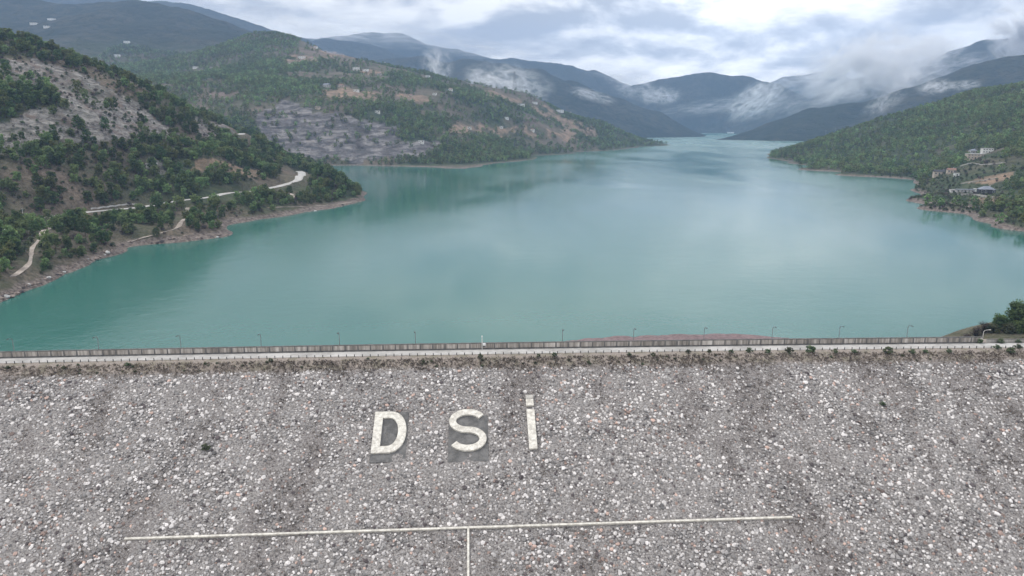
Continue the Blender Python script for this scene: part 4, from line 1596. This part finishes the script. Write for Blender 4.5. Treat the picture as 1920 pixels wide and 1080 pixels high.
def far_forest(name, box, step, seed, dens0, wl, pixel_keep):
    X, Y, Z, g = scatter(*box, step, seed)
    rock, soil = masks(X, Y, Z)
    dn = fbm(X, Y, wl, 4, seed + 3) * 0.9 + fbm(X, Y, wl * 0.25, 2, seed + 9) * 0.4
    u, v, d = pix(X, Y, Z)
    p_ = np.clip(dens0(u, v) + 0.75 * dn, 0.03, 0.98)
    p_ = np.where(rock > 0.5, 0.34 * np.clip(0.6 + 1.2 * dn, 0, 1), p_) * np.where(soil > 0.5, 0.10, 1)
    for P_ in OPEN_POLYS:
        p_ = np.where(inside(X, Y, P_), 0.05, p_)
    ok = (Z > np.where(Y > 800, 1.6, 2.2) + 1.5 * dn) & (g.random(X.size) < p_) & pixel_keep(u, v)
    for hx, hy in zip(HX, HY):
        ok &= ~((np.abs(X - hx) < 11) & (Y > hy - 34) & (Y < hy + 9))
    X, Y, Z = X[ok], Y[ok], Z[ok]
    P_ = dict(x=X, y=Y, z=Z, s=g.uniform(0.6, 1.12, X.size), k=g.choice(4, X.size, p=[0.34, 0.3, 0.2, 0.16]))
    vis = seen(X, Y, Z, FH[P_['k']] * P_['s'], 6.0)
    P_ = sub(P_, vis)
    forest(name, P_, far_crowns)
    return len(P_['x'])


def dens_B(u, v):
    d = np.full(u.shape, 0.9)
    d = np.where((u > 780) & (v < 215), 0.45, d)      # farmed shoulder of the hill
    d = np.where(u > 985, 0.52, d)
    d = np.where((u > 560) & (v < 150), 0.5, d)
    d = np.where((u > 800) & (v > 230) & (v < 262) & (u < 1040), 0.5, d)
    return d


NB = far_forest('far_hill_forest', (-1250, 620, 1100, 2480), 7.5, 31, dens_B, 150, lambda u, v: u < 1260)
NM = far_forest('right_bank_forest', (300, 1350, 440, 1750), 7.0, 41, lambda u, v: np.where((u > 1700) & (v > 300) & (u < 1862), 0.5, 0.92), 110, lambda u, v: u > 1420)

# terrain learns where the woods stand: green litter and low scrub under the trees
wn = np.clip(0.62 + 0.6 * (fbm(GX, GY, 60, 3, 301) * 0.7), 0, 1)
wf = np.clip(0.75 + 0.6 * fbm(GX, GY, 150, 4, 34), 0, 1)
add_float(terrain.data, 'wood', np.where((GX < -100) & (GY < 1050), wn * 0.75, wf).ravel())

# shrubs along the crest verge and on the rock face
CS_LIST = [(1480, 661, 1.0), (1521, 661, 1.35), (1665, 662, 1.25), (1440, 662, 0.8), (1405, 661, 0.9), (1370, 662, 0.7), (1330, 661, 0.6), (1290, 662, 0.7), (1565, 662, 0.8), (1602, 662, 0.7), (1710, 662, 0.8), (1735, 661, 0.7),
           (1225, 668, 0.7), (1180, 667, 0.6), (1040, 668, 0.7), (1010, 669, 0.6), (900, 671, 0.7), (690, 674, 0.4), (508, 678, 0.6), (240, 686, 0.7), (120, 690, 0.5), (15, 690, 0.6), (385, 684, 0.45), (1870, 655, 0.9), (1895, 660, 1.1), (1905, 652, 0.9), (1780, 660, 0.7), (1832, 641, 0.9), (1868, 640, 0.9), (1903, 640, 0.7),
           (385, 845, 1.0), (1655, 760, 0.7)]
for u in rng.uniform(0, 1920, 60):
    base_v = 690 - 30 * u / 1920 + rng.uniform(-3, 14)
    CS_LIST.append((u, base_v, rng.uniform(0.18, 0.42)))
CREST_SHRUB = [crown_mesh('foliage', 1.5, 1.15, 0.15, 9, 30, 0.2, M_SHRUB, 240 + i, 'mound') for i in range(2)]
CREST_STEM = trunk_mesh('stem', 0.8, 0.06, 0.1, 61, 3)
protoS = {}
for i, (u, v, s_) in enumerate(CS_LIST):
    lx, sl = slope_uv(u, v)
    if sl < 0.4:                                       # on the flat crest
        x, y, _ = at_z(u, v, CREST + float(camber(lx)))
        lx, ly = undam(x, y)
        if -2.7 < ly < 4:
            ly = -3.4 if v > 645 else 2.95
            if v < 645:
                ly = 1.9
        P3 = (lx, min(ly, 4.0), CREST + float(camber(lx)))
    else:
        P3 = tuple(slope_pt(lx, sl, 0.0))
    kk = i % 2
    if kk in protoS:
        o = copy_tree(protoS[kk])
    else:
        o = empty('shrub')
        link(bpy.data.objects.new('foliage', CREST_SHRUB[kk]), o)
        link(bpy.data.objects.new('stem', CREST_STEM), o)
        protoS[kk] = o
    wx_, wy_ = dam(P3[0], P3[1])
    o.location = (wx_, wy_, P3[2] - 0.05)
    o.scale = (s_ * 1.15, s_ * 1.15, s_)
    o.rotation_euler = (0, 0, rng.uniform(0, 6.28))
    if i < 32:
        side = 'between letter D and the road' if 650 < u < 800 else None
        if (u, v) == (385, 845):
            tx = 'single dark shrub growing among the stones left of the letter D'
        elif (u, v) == (1655, 760):
            tx = 'single dark shrub growing among the stones on the far right of the face'
        elif (u, v) == (1521, 661):
            tx = 'largest dark green shrub on the road edge behind the red berm end'
        elif (u, v) == (1665, 662):
            tx = 'round dark shrub on the road edge, second largest after the one at the berm end'
        elif u > 1820:
            tx = 'dark green shrub beside the low wall near the crest end pines'
        elif u > 1100:
            tx = 'dark green shrub on the road edge opposite the red earth berm'
        else:
            tx = 'small dark shrub on the road edge left of the red berm'
        tag(o, tx, 'shrub', 'shrubs along the crest road')
    else:
        tag(o, 'tiny dark tuft of scrub on the brown verge just below the crest road', 'shrub', 'tufts on the crest verge')

# pines and bare bushes at the right end of the crest
BIG = [
    (1899, 640, 8.0, 3.3, 5.0, 'pine', M_DARKPINE, 'tallest dark pine at the right end of the dam crest'),
    (1868, 640, 4.6, 2.3, 4.0, 'pine', M_DARKPINE, 'lower dark pine left of the tallest one at the crest end'),
    (1926, 640, 7.4, 3.2, 3.0, 'pine', M_DARKPINE, 'dark pine just right of the tallest one at the crest end'),
    (1950, 640, 9.0, 3.8, 5.0, 'pine', M_DARKPINE, 'rightmost dark pine of the group at the crest end'),
    (1935, 640, 4.0, 3.0, 1.0, 'mound', M_SHRUB, 'olive green bush under the rightmost crest end pine'),
    (1903, 640, 3.8, 2.8, 1.5, 'mound', M_DARKPINE, 'dense dark bush under the tallest pine at the crest end'),
    (1884, 640, 3.0, 2.2, 1.0, 'mound', M_SHRUB, 'olive green bush at the foot of the crest end pines'),
    (1853, 640, 2.6, 2.0, 2.0, 'mound', M_SHRUB, 'olive green bush left of the lower crest end pine'),
]
for j, (u, v, h, w, back, shp, mt, tx) in enumerate(BIG):
    ly = 12 + back
    lx, _ = undam(*at_Y(u, v, DAM_Y + ly + 8)[:2])
    wx_, wy_ = dam(lx, ly)
    zz = float(hq(wx_, wy_))
    o = empty('pine_tree' if shp == 'pine' else 'bush', (wx_, wy_, min(zz, CREST) - 0.2), rng.uniform(0, 6))
    k_ = (h / 10.0) ** 2
    link(bpy.data.objects.new('crown' if shp == 'pine' else 'foliage', crown_mesh('crown', h, w, 0.9 if shp == 'pine' else 0.2, int(30 + 60 * k_), 80, 0.26, mt, 500 + j, shp)), o)
    link(bpy.data.objects.new('trunk', trunk_mesh('trunk', h * 0.85, 0.2 * h / 9, 0.3, 80 + j, 9)), o)
    tag(o, tx, 'tree' if shp == 'pine' else 'bush')
for j, (u, h, w, tx) in enumerate([(1838, 4.0, 2.3, 'tallest bare reddish twiggy bush beside the crest end pines'), (1824, 3.0, 2.1, 'middle bare reddish bush left of the crest end pines'), (1808, 2.1, 1.9, 'lowest bare reddish bush, farthest from the crest end pines')]):
    lx, _ = undam(*at_Y(u, 640, DAM_Y + 23)[:2])
    wx_, wy_ = dam(lx, 15.0)
    m = MB()
    g_ = random.Random(900 + j)
    for q in range(70):
        a, e = g_.uniform(0, 6.28), g_.uniform(0.35, 1.35)
        L = h * g_.uniform(0.6, 1.1)
        dx_, dy_ = math.cos(a) * math.cos(e) * w * 0.9, math.sin(a) * math.cos(e) * w * 0.9
        b0 = (math.cos(a) * 0.2, math.sin(a) * 0.2, 0)
        m.tube([b0, (dx_ * 0.5, dy_ * 0.5, L * 0.55 * math.sin(e)), (dx_ * 1.1, dy_ * 1.1, L * math.sin(e))], [0.05, 0.035, 0.012], 4)
    me_ = m.mesh('twigs', M_BARE)
    o = empty('bush', (wx_, wy_, min(float(hq(wx_, wy_)), CREST) - 0.1))
    link(bpy.data.objects.new('twigs', me_), o)
    lf = crown_mesh('foliage', h, w, 0.2, 12, 30, 0.16, M_BARE, 930 + j, 'mound')
    link(bpy.data.objects.new('foliage', lf), o)
    tag(o, tx, 'bush')

# low scrub on the terraces of the right bank village
X, Y, Z, g = scatter(280, 760, 470, 960, 4.2, 61)
m = np.zeros(X.shape, bool)
for P_ in OPEN_POLYS:
    m |= inside(X, Y, P_)
ok = (m | (Z < 9)) & (Z > 0.9) & seen(X, Y, Z, np.full(X.shape, 2.0), 4.0)

ok &= (g.random(X.size) < np.clip(np.where(m, 0.42, 0.72) + 0.6 * fbm(X, Y, 30, 3, 61), 0, 1))
forest('terrace_scrub', dict(x=X[ok], y=Y[ok], z=Z[ok], s=g.uniform(0.4, 1.1, ok.sum()), k=g.choice(4, ok.sum(), p=[0.35, 0.3, 0.2, 0.15])), shrub_crowns)

# ------------------------------------------------------------------ buildings
def house(label, u, v, w, d, h, roof, wm, rm, rz=0.0, floors=1, cols=3, group=None, name='house', sink=0.6, over=0.35):
    x, y, z = at(u, v)
    o = empty(name, (x[0], y[0], z[0] - sink), rz)
    h2 = h + sink
    wl = MB().box(-w / 2, w / 2, -d / 2, d / 2, -2.0, h2)
    if roof == 'gable':
        wl.prism([(-w / 2, 0), (w / 2, 0), (w / 2, 0.001), (-w / 2, 0.001)], h2, h2 + 0.01)
    wl.build('wall', wm, o)
    if roof == 'flat':
        MB().box(-w / 2 - over, w / 2 + over, -d / 2 - over, d / 2 + over, h2 + 0.003, h2 + 0.3).build('roof', rm, o)
    else:
        rh = d * 0.3
        bm_ = bmesh.new()
        W, D_ = w / 2 + over, d / 2 + over
        k = W if roof == 'gable' else W - D_ * 0.9
        lo = [bm_.verts.new(q) for q in ((-W, -D_, h2 + 0.003), (W, -D_, h2 + 0.003), (W, D_, h2 + 0.003), (-W, D_, h2 + 0.003))]
        up = [bm_.verts.new(q) for q in ((-k, 0, h2 + rh), (k, 0, h2 + rh))]
        for f_ in ((lo[0], lo[1], up[1], up[0]), (lo[2], lo[3], up[0], up[1]), (lo[1], lo[2], up[1]), (lo[3], lo[0], up[0]), (lo[3], lo[2], lo[1], lo[0])):
            bm_.faces.new(f_)
        bmesh.ops.recalc_face_normals(bm_, faces=bm_.faces)
        me_ = bpy.data.meshes.new('roof')
        bm_.to_mesh(me_)
        bm_.free()
        me_.materials.append(rm)
        r_ = link(bpy.data.objects.new('roof', me_), o)
        MB().box(w * 0.2, w * 0.2 + 0.6, 0.2, 0.8, h2 + rh * 0.6, h2 + rh + 0.7).build('chimney', M_WALLG, r_)
    fh = h / floors
    for fl in range(floors):
        for c_ in range(cols):
            xx = -w / 2 + (c_ + 0.5) * w / cols
            if fl == 0 and c_ == cols // 2:
                MB().box(xx - 0.55, xx + 0.55, -d / 2 - 0.05, -d / 2 - 0.003, sink + 0.05, sink + 2.1).build('door', M_DARK, o)
                continue
            z0 = sink + fl * fh + fh * 0.36
            wn_ = MB().box(xx - 0.75, xx + 0.75, -d / 2 - 0.06, -d / 2 - 0.003, z0, z0 + fh * 0.45).build('window', M_WHITE, o)
            MB().box(xx - 0.62, xx + 0.62, -d / 2 - 0.08, -d / 2 - 0.063, z0 + 0.12, z0 + fh * 0.45 - 0.12).build('pane', M_GLASS, wn_)
    return tag(o, label, 'house', group)


# right bank village
hb = house('pale two storey unfinished house with a row of dark openings above the right bank terraces', 1826, 298, 16, 9, 5.6, 'flat', M_WALLO, M_ROOFG, -0.25, 2, 5)
house('pale upper house with dark windows just right of the unfinished two storey one', 1850, 287, 11, 8, 5.2, 'flat', M_WALLW, M_ROOFG, -0.25, 2, 4)
house('small dark roofed house on the terrace behind the unfinished one', 1824, 287, 8, 7, 3.2, 'hip', M_WALLG, M_ROOFB, -0.2)
house('long ochre house with a dark roof above the small right bank cove', 1762, 329, 13, 8, 4.2, 'gable', M_WALLO, M_DARK, -0.3, 1, 4)
house('low ochre annex right of the long ochre house', 1783, 324, 8, 6, 3.2, 'gable', M_WALLO, M_ROOFR, -0.3)
house('small white hut below the ochre annex', 1793, 330, 4.5, 4, 2.8, 'flat', M_WHITE, M_ROOFG, -0.2, 1, 1)
house('house with a blue grey sheet roof beside the right bank shore', 1848, 364, 12, 9, 4.4, 'hip', M_DARK, M_ROOFB, -0.25, 1, 4)
house('white square shed just left of the blue grey roofed house', 1830, 361, 4, 4, 3.4, 'flat', M_WHITE, M_ROOFG, -0.2, 1, 1)
house('long low dark shed with a pale wall facing the lake', 1808, 361, 15, 5, 2.8, 'flat', M_WALLG, M_ROOFB, -0.2, 1, 5)
house('small pale hut at the left end of the long low shed', 1786, 361, 5, 4, 2.6, 'flat', M_WALLW, M_ROOFG, -0.2, 1, 1)
# hill across the inlet
FARH = [
    (545, 121, 13, 'flat', M_WALLW, M_ROOFG, 'pale house at the left end of the upper hill terrace'), (566, 110, 16, 'flat', M_WALLW, M_ROOFG, 'largest pale house on the upper hill terrace under the summit'), (584, 111, 13, 'hip', M_WALLO, M_ROOFR, 'red roofed house at the right end of the upper hill terrace'),
    (592, 90, 10, 'hip', M_WALLW, M_ROOFR, 'small red roofed house near the skyline left of the summit slope'), (668, 131, 15, 'flat', M_WALLW, M_ROOFG, 'white house at the left of the pair in the middle of the far ridge'), (686, 133, 12, 'flat', M_WHITE, M_ROOFG, 'white house at the right of the pair in the middle of the far ridge'),
    (712, 141, 9, 'hip', M_WALLG, M_ROOFR, 'small house below the white pair on the far ridge'), (722, 118, 10, 'flat', M_WALLW, M_ROOFG, 'lone pale house on the far skyline between two mountain spurs'), (613, 163, 13, 'gable', M_WALLG, M_ROOFB, 'dark roofed farmhouse at the left edge of the orange field'),
    (640, 163, 11, 'hip', M_WALLO, M_ROOFR, 'red roofed house above the middle of the orange field'), (668, 172, 10, 'flat', M_WALLW, M_ROOFG, 'pale house at the right end of the orange field'), (802, 145, 11, 'flat', M_WHITE, M_ROOFG, 'white house on the skyline just under the first mist wisp'),
    (845, 170, 9, 'hip', M_WALLW, M_ROOFR, 'small red roofed house on the farmed shoulder of the hill'), (770, 182, 9, 'hip', M_WALLO, M_ROOFR, 'red roofed house on the second orange field'), (815, 178, 8, 'flat', M_WALLW, M_ROOFG, 'tiny pale house right of the second orange field'),
    (884, 166, 8, 'flat', M_WHITE, M_ROOFG, 'tiny white house near the skyline under the wide mist bank'), (978, 199, 15, 'flat', M_WHITE, M_ROOFG, 'bright white house on the lower ridge, left of the white pair'), (1003, 194, 13, 'flat', M_WHITE, M_ROOFG, 'white house on the skyline right of the wide mist bank'),
    (1050, 210, 20, 'flat', M_WHITE, M_ROOFG, 'widest white building near the right end of the headland ridge'), (1070, 212, 8, 'hip', M_WALLW, M_ROOFR, 'small house next to the widest white building on the headland'), (950, 223, 8, 'flat', M_WHITE, M_ROOFG, 'tiny white house in the scrub below the lower ridge'),
    (998, 246, 9, 'hip', M_WALLW, M_ROOFR, 'small house among brown fields on the headland'), (880, 242, 8, 'flat', M_WALLW, M_ROOFG, 'tiny pale hut on the lighter scrub terrace'), (708, 212, 8, 'flat', M_WALLW, M_ROOFG, 'tiny pale hut in the forest right of the grey quarry cliff'),
    (596, 204, 8, 'flat', M_WALLO, M_ROOFG, 'tiny ochre hut above the grey quarry cliff'), (367, 128, 12, 'flat', M_WHITE, M_ROOFG, 'lone white hut in the dense forest left of the summit'), (790, 268, 9, 'flat', M_WALLW, M_ROOFG, 'pale hut near the shore under the dark forest'), (940, 240, 7, 'flat', M_WALLW, M_ROOFG, 'tiny pale hut at the right of the lighter scrub terrace'),
    (97, 38, 24, 'flat', M_WHITE, M_ROOFG, 'white building on the upper left mountain clearing'), (64, 46, 22, 'flat', M_WALLW, M_ROOFG, 'pale shed left of the white building on the upper left mountain'), (88, 52, 18, 'flat', M_WALLW, M_ROOFG, 'pale shed below the white building on the upper left mountain'),
    (238, 81, 16, 'flat', M_WHITE, M_ROOFG, 'tiny white house in the middle of the upper left mountain side'), (220, 106, 15, 'flat', M_WHITE, M_ROOFG, 'tiny white house low on the upper left mountain side'), (163, 112, 24, 'flat', M_WALLW, M_ROOFG, 'pale long house just over the crest of the near hill'),
    (1370, 249, 40, 'flat', M_WHITE, M_ROOFG, 'white building on the far lake shore left of the dark spur'),
]
for u, v, w, rf, wm, rm, tx in FARH:
    house(tx, u, v, w, w * 0.7, 4.2 if w < 14 else 6.0, rf, wm, rm, random.uniform(-0.4, 0.4), 1 if w < 14 else 2, 3, None)


# garden and retaining walls
def wall_line(label, pix_pts, h, th, mat, name='retaining_wall'):
    x, y = raycast(hq, [q[0] for q in pix_pts], [q[1] for q in pix_pts])
    X_ = np.interp(np.linspace(0, len(x) - 1, 24), np.arange(len(x)), x)
    Y_ = np.interp(np.linspace(0, len(x) - 1, 24), np.arange(len(x)), y)
    Zg = hq(X_, Y_)
    V = []
    for k in range(24):
        i0, i1 = max(k - 1, 0), min(k + 1, 23)
        dx_, dy_ = X_[i1] - X_[i0], Y_[i1] - Y_[i0]
        L = math.hypot(dx_, dy_) + 1e-9
        nx, ny = -dy_ / L * th / 2, dx_ / L * th / 2
        V += [(X_[k] - nx, Y_[k] - ny, Zg[k] - 1), (X_[k] + nx, Y_[k] + ny, Zg[k] - 1), (X_[k] + nx, Y_[k] + ny, Zg[k] + h), (X_[k] - nx, Y_[k] - ny, Zg[k] + h)]
    f = [[4 * i + k, 4 * i + (k + 1) % 4, 4 * i + 4 + (k + 1) % 4, 4 * i + 4 + k] for i in range(23) for k in range(4)] + [[0, 3, 2, 1], [92, 93, 94, 95]]
    return tag(link(bpy.data.objects.new(name, np_mesh(name, V, f, False, mat))), label, 'wall')


wall_line('pale retaining wall below the long low shed by the right shore', [(1795, 366), (1830, 367), (1862, 371)], 1.6, 0.5, M_CONC)
wall_line('low pale wall along the terraces above the blue grey roofed house', [(1800, 345), (1835, 340), (1870, 335)], 0.9, 0.4, M_CONC)
wall_line('grey stone wall on the upper terraces below the unfinished house', [(1800, 312), (1840, 310), (1885, 306)], 0.9, 0.4, M_CONC)
wall_line('pale stone wall along the road above the bright thicket', [(170, 391), (215, 386), (262, 383)], 0.6, 0.4, M_ROCKPALE)

# white van at the left edge
x, y, z = at(16, 438)
van = empty('van', (x[0], y[0], z[0] + 0.05), 0.25)
tag(van, 'white van parked beside the road at the left edge among trees', 'van')
bd = MB()
prof_v = [(-2.5, 0.45), (2.5, 0.45), (2.55, 1.1), (1.9, 1.3), (1.35, 2.2), (-2.45, 2.25), (-2.55, 1.2)]
a0 = [bd.bm.verts.new((px_, -0.95, pz_)) for px_, pz_ in prof_v]
b0 = [bd.bm.verts.new((px_, 0.95, pz_)) for px_, pz_ in prof_v]
bd.bm.faces.new(a0)
bd.bm.faces.new(b0[::-1])
for i in range(len(prof_v)):
    j = (i + 1) % len(prof_v)
    bd.bm.faces.new((a0[j], a0[i], b0[i], b0[j]))
bd.build('body', M_WHITE, van, 0.06)
for sx in (-1.6, 1.6):
    for sy in (-0.95, 0.95):
        MB().tube([(sx, sy - 0.1, 0.36), (sx, sy + 0.1, 0.36)], 0.36, 14).build('wheel', M_TYRE, van)
MB().box(-2.2, 1.15, -0.975, -0.953, 1.4, 2.0).build('side_window', M_GLASS, van)
MB().box(-2.2, 1.15, 0.953, 0.975, 1.4, 2.0).build('side_window', M_GLASS, van)
MB().box(2.53, 2.58, -0.8, -0.5, 0.75, 0.95).build('headlight', M_GLASS, van)
MB().box(2.53, 2.58, 0.5, 0.8, 0.75, 0.95).build('headlight', M_GLASS, van)

# poles and pylons
for u, v, h, tx in [(45, 416, 8.5, 'pale utility pole beside the road at the left edge'), (455, 362, 7.0, 'wooden utility pole beside the straight road before the bend'), (524, 342, 8.0, 'wooden utility pole beside the road bend')]:
    x, y, z = at(u, v)
    o = empty('utility_pole', (x[0], y[0], z[0] - 0.3), 0.3)
    MB().tube([(0, 0, 0), (0, 0, h)], [0.17, 0.11]).build('pole', M_PALEPOLE if u < 100 else M_BARK, o)
    MB().box(-0.9, 0.9, -0.08, 0.08, h - 0.8, h - 0.64).build('cross_arm', M_STEEL, o)
    tag(o, tx, 'pole')


def pylon(u, v, h, label):
    x, y, z = at(u, v)
    o = empty('power_pylon', (x[0], y[0], z[0] - 0.5), 0.5)
    m = MB()
    b0_, t0 = h * 0.1, h * 0.02
    n_ = 7
    th_ = max(0.09, h * 0.003)

    def cor(i, k):
        f_ = k / n_
        wv_ = b0_ + (t0 - b0_) * min(1, f_ * 1.15)
        sx, sy = ((-1, -1), (1, -1), (1, 1), (-1, 1))[i % 4]
        return (sx * wv_, sy * wv_, h * f_)
    for i in range(4):
        m.tube([cor(i, k) for k in range(n_ + 1)], th_ * 1.3, 4)
        for k in range(n_):
            m.tube([cor(i, k), cor(i + 1, k + 1)], th_ * 0.7, 4)
            m.tube([cor(i + 1, k), cor(i, k + 1)], th_ * 0.7, 4)
    m.build('lattice_mast', M_STEEL, o)
    for f_, L in ((0.68, 0.2), (0.8, 0.24), (0.92, 0.18)):
        MB().tube([(-h * L, 0, h * f_), (0, 0, h * (f_ + 0.03)), (h * L, 0, h * f_)], [th_ * 0.5, th_ * 1.6, th_ * 0.5], 4).build('cross_arm', M_STEEL, o)
    tag(o, label, 'pylon')


pylon(965, 174, 58, 'tall lattice power pylon on the far ridge standing in the mist')
pylon(1548, 254, 19, 'left of two lattice pylons on the wooded right bank ridge')
pylon(1566, 249, 19, 'right of two lattice pylons on the wooded right bank ridge')

# rocks one can tell apart
def rock(name, u, v, s, mat, label, seed, group=None):
    x, y, z = at(u, v)
    bm_ = bmesh.new()
    bmesh.ops.create_icosphere(bm_, subdivisions=3, radius=1.0)
    g_ = np.random.default_rng(seed)
    co_ = np.array([q.co[:] for q in bm_.verts])
    f1 = 1 + 0.35 * fbm(co_[:, 0] * 3 + seed, co_[:, 1] * 3 + co_[:, 2] * 4, 2.5, 4, seed)
    for q, k in zip(bm_.verts, f1):
        q.co *= k
        q.co.x *= s[0]
        q.co.y *= s[1]
        q.co.z *= s[2]
    me_ = bpy.data.meshes.new(name)
    bm_.to_mesh(me_)
    bm_.free()
    me_.materials.append(mat)
    o = link(bpy.data.objects.new(name, me_))
    o.location = (x[0], y[0], z[0] + s[2] * 0.15)
    o.rotation_euler = (0, 0, g_.uniform(0, 6))
    return tag(o, label, 'rock', group)


rock('boulder', 284, 313, (5.0, 4.0, 4.5), M_ROCKPALE, 'big pale boulder among the pines above the road', 3)
g_ = np.random.default_rng(5)
k_ = 0
for u0, v0, u1, v1, n_ in [(0, 566, 60, 540, 14), (60, 540, 170, 492, 16), (170, 492, 232, 462, 10), (240, 460, 430, 446, 18), (430, 440, 640, 390, 12), (640, 388, 678, 368, 8)]:
    for i in range(n_):
        t_ = (i + g_.uniform(0, 1)) / n_
        s_ = g_.uniform(0.5, 1.35)
        rock('shore_rock', u0 + (u1 - u0) * t_, v0 + (v1 - v0) * t_ - g_.uniform(1, 9), (s_, s_ * g_.uniform(0.6, 1.2), s_ * g_.uniform(0.4, 0.8)), M_ROCKPALE if g_.random() < 0.16 else (M_ROCKBROWN if g_.random() < 0.75 else M_ROCKDARK),
             'rough rock lying on the bare shore band at the edge of the near hill', 10 + k_, 'rocks along the near left shore')
        k_ += 1

# ------------------------------------------------------------------ mist between the hills, and the air itself
ICO_BM = bmesh.new()
bmesh.ops.create_icosphere(ICO_BM, subdivisions=3, radius=1.0)
mist_me = bpy.data.meshes.new('mist')
ICO_BM.to_mesh(mist_me)
ICO_BM.free()


def mist_mat(seed, dens, scale, thr):
    m = bpy.data.materials.new('mist_vapour')
    m.use_nodes = True
    t = NT(m.node_tree)
    t.n.clear()
    out = t.node('ShaderNodeOutputMaterial')
    v_ = t.node('ShaderNodeVolumePrincipled')
    v_.inputs['Color'].default_value = (0.985, 0.99, 1.0, 1)
    v_.inputs['Anisotropy'].default_value = 0.2
    co = t.node('ShaderNodeTexCoord').outputs['Object']
    n = t.noise(t.mapping(co, (scale, scale, scale * 0.8), (0, 0.3, 0.2), (seed * 3.7, seed * 1.3, seed)), 1.0, 7, 0.66, 1.1)
    r = t.vmath('LENGTH', co)
    k = t.math('MULTIPLY', t.range(n, thr - 0.17, thr + 0.1), t.range(r, 0.97, 0.2))
    t.link(t.math('MULTIPLY', k, dens * 2.4), v_.inputs['Density'])
    t.link(v_.outputs[0], out.inputs['Volume'])
    return m


MIST = [  # centre pixel, distance, width and height in pixels of the 1920 frame, tilt, thickness in optical terms
    (818, 124, 2750, 26, 26, -20, 1.5, 1.7), (952, 156, 2700, 70, 26, 10, 2.4, 1.6), (905, 152, 2650, 26, 14, 10, 1.0, 1.6), (1238, 180, 4300, 34, 14, 0, 1.6, 1.6), (1112, 180, 3500, 40, 9, 15, 1.3, 1.6), (1190, 165, 4600, 40, 16, 10, 0.9, 1.5),
    (1424, 186, 4100, 58, 24, -25, 2.6, 1.5), (1530, 146, 5200, 70, 18, 0, 2.0, 1.3), (1640, 118, 4000, 115, 46, -12, 6.5, 1.2), (1700, 150, 3300, 46, 22, -10, 1.4, 1.5), (1752, 163, 2700, 30, 12, -5, 1.6, 1.6), (1660, 188, 2650, 40, 18, -35, 0.8, 1.6),
    (1805, 160, 2500, 30, 8, -5, 1.0, 1.6), (1922, 66, 4300, 44, 52, -70, 9.0, 1.1), (1725, 104, 4500, 70, 22, -18, 4.5, 1.4), (700, 58, 6000, 190, 22, 4, 1.5, 1.6), (520, 40, 5600, 120, 20, 12, 1.2, 1.5), (900, 92, 5800, 110, 14, 6, 1.2, 1.6), (1600, 160, 3900, 60, 20, -30, 1.3, 1.4), (1180, 150, 5600, 90, 16, 4, 1.0, 1.5), (1560, 172, 3600, 110, 24, -18, 0.9, 1.7), (1790, 128, 3900, 90, 18, -14, 0.9, 1.6), (1330, 200, 4700, 90, 12, -8, 0.6, 1.7),
]
for i, (u, v, Y_, w_, h_, tilt, tau, sc_) in enumerate(MIST):
    x, y, z = at_Y(u, v, Y_)
    k = Y_ / F
    o = bpy.data.objects.new('mist', mist_me if i == 0 else mist_me.copy())
    link(o)
    o.location = (x, y, z)
    o.scale = (w_ * k * 1.45, max(w_, h_) * k * 0.8, h_ * k * 1.6)
    o.rotation_euler = (0, R(tilt), 0)
    o.data.materials.clear()
    o.data.materials.append(mist_mat(i + 1, tau / (max(w_, h_) * k * 0.7), sc_ * (2.3 if w_ > 50 else 1.8), 0.63))
    tag(o, kind='stuff')

hz = MB().box(-9500, 9500, -350, 9300, -120, 1150)
M_HAZE = bpy.data.materials.new('haze_air')
M_HAZE.use_nodes = True
t = NT(M_HAZE.node_tree)
t.n.clear()
out = t.node('ShaderNodeOutputMaterial')
v_ = t.node('ShaderNodeVolumePrincipled')
v_.inputs['Color'].default_value = (0.44, 0.64, 0.98, 1)
v_.inputs['Density'].default_value = 1.0e-4
v_.inputs['Anisotropy'].default_value = 0.0
t.link(v_.outputs[0], out.inputs['Volume'])
tag(hz.build('haze', M_HAZE), kind='stuff')
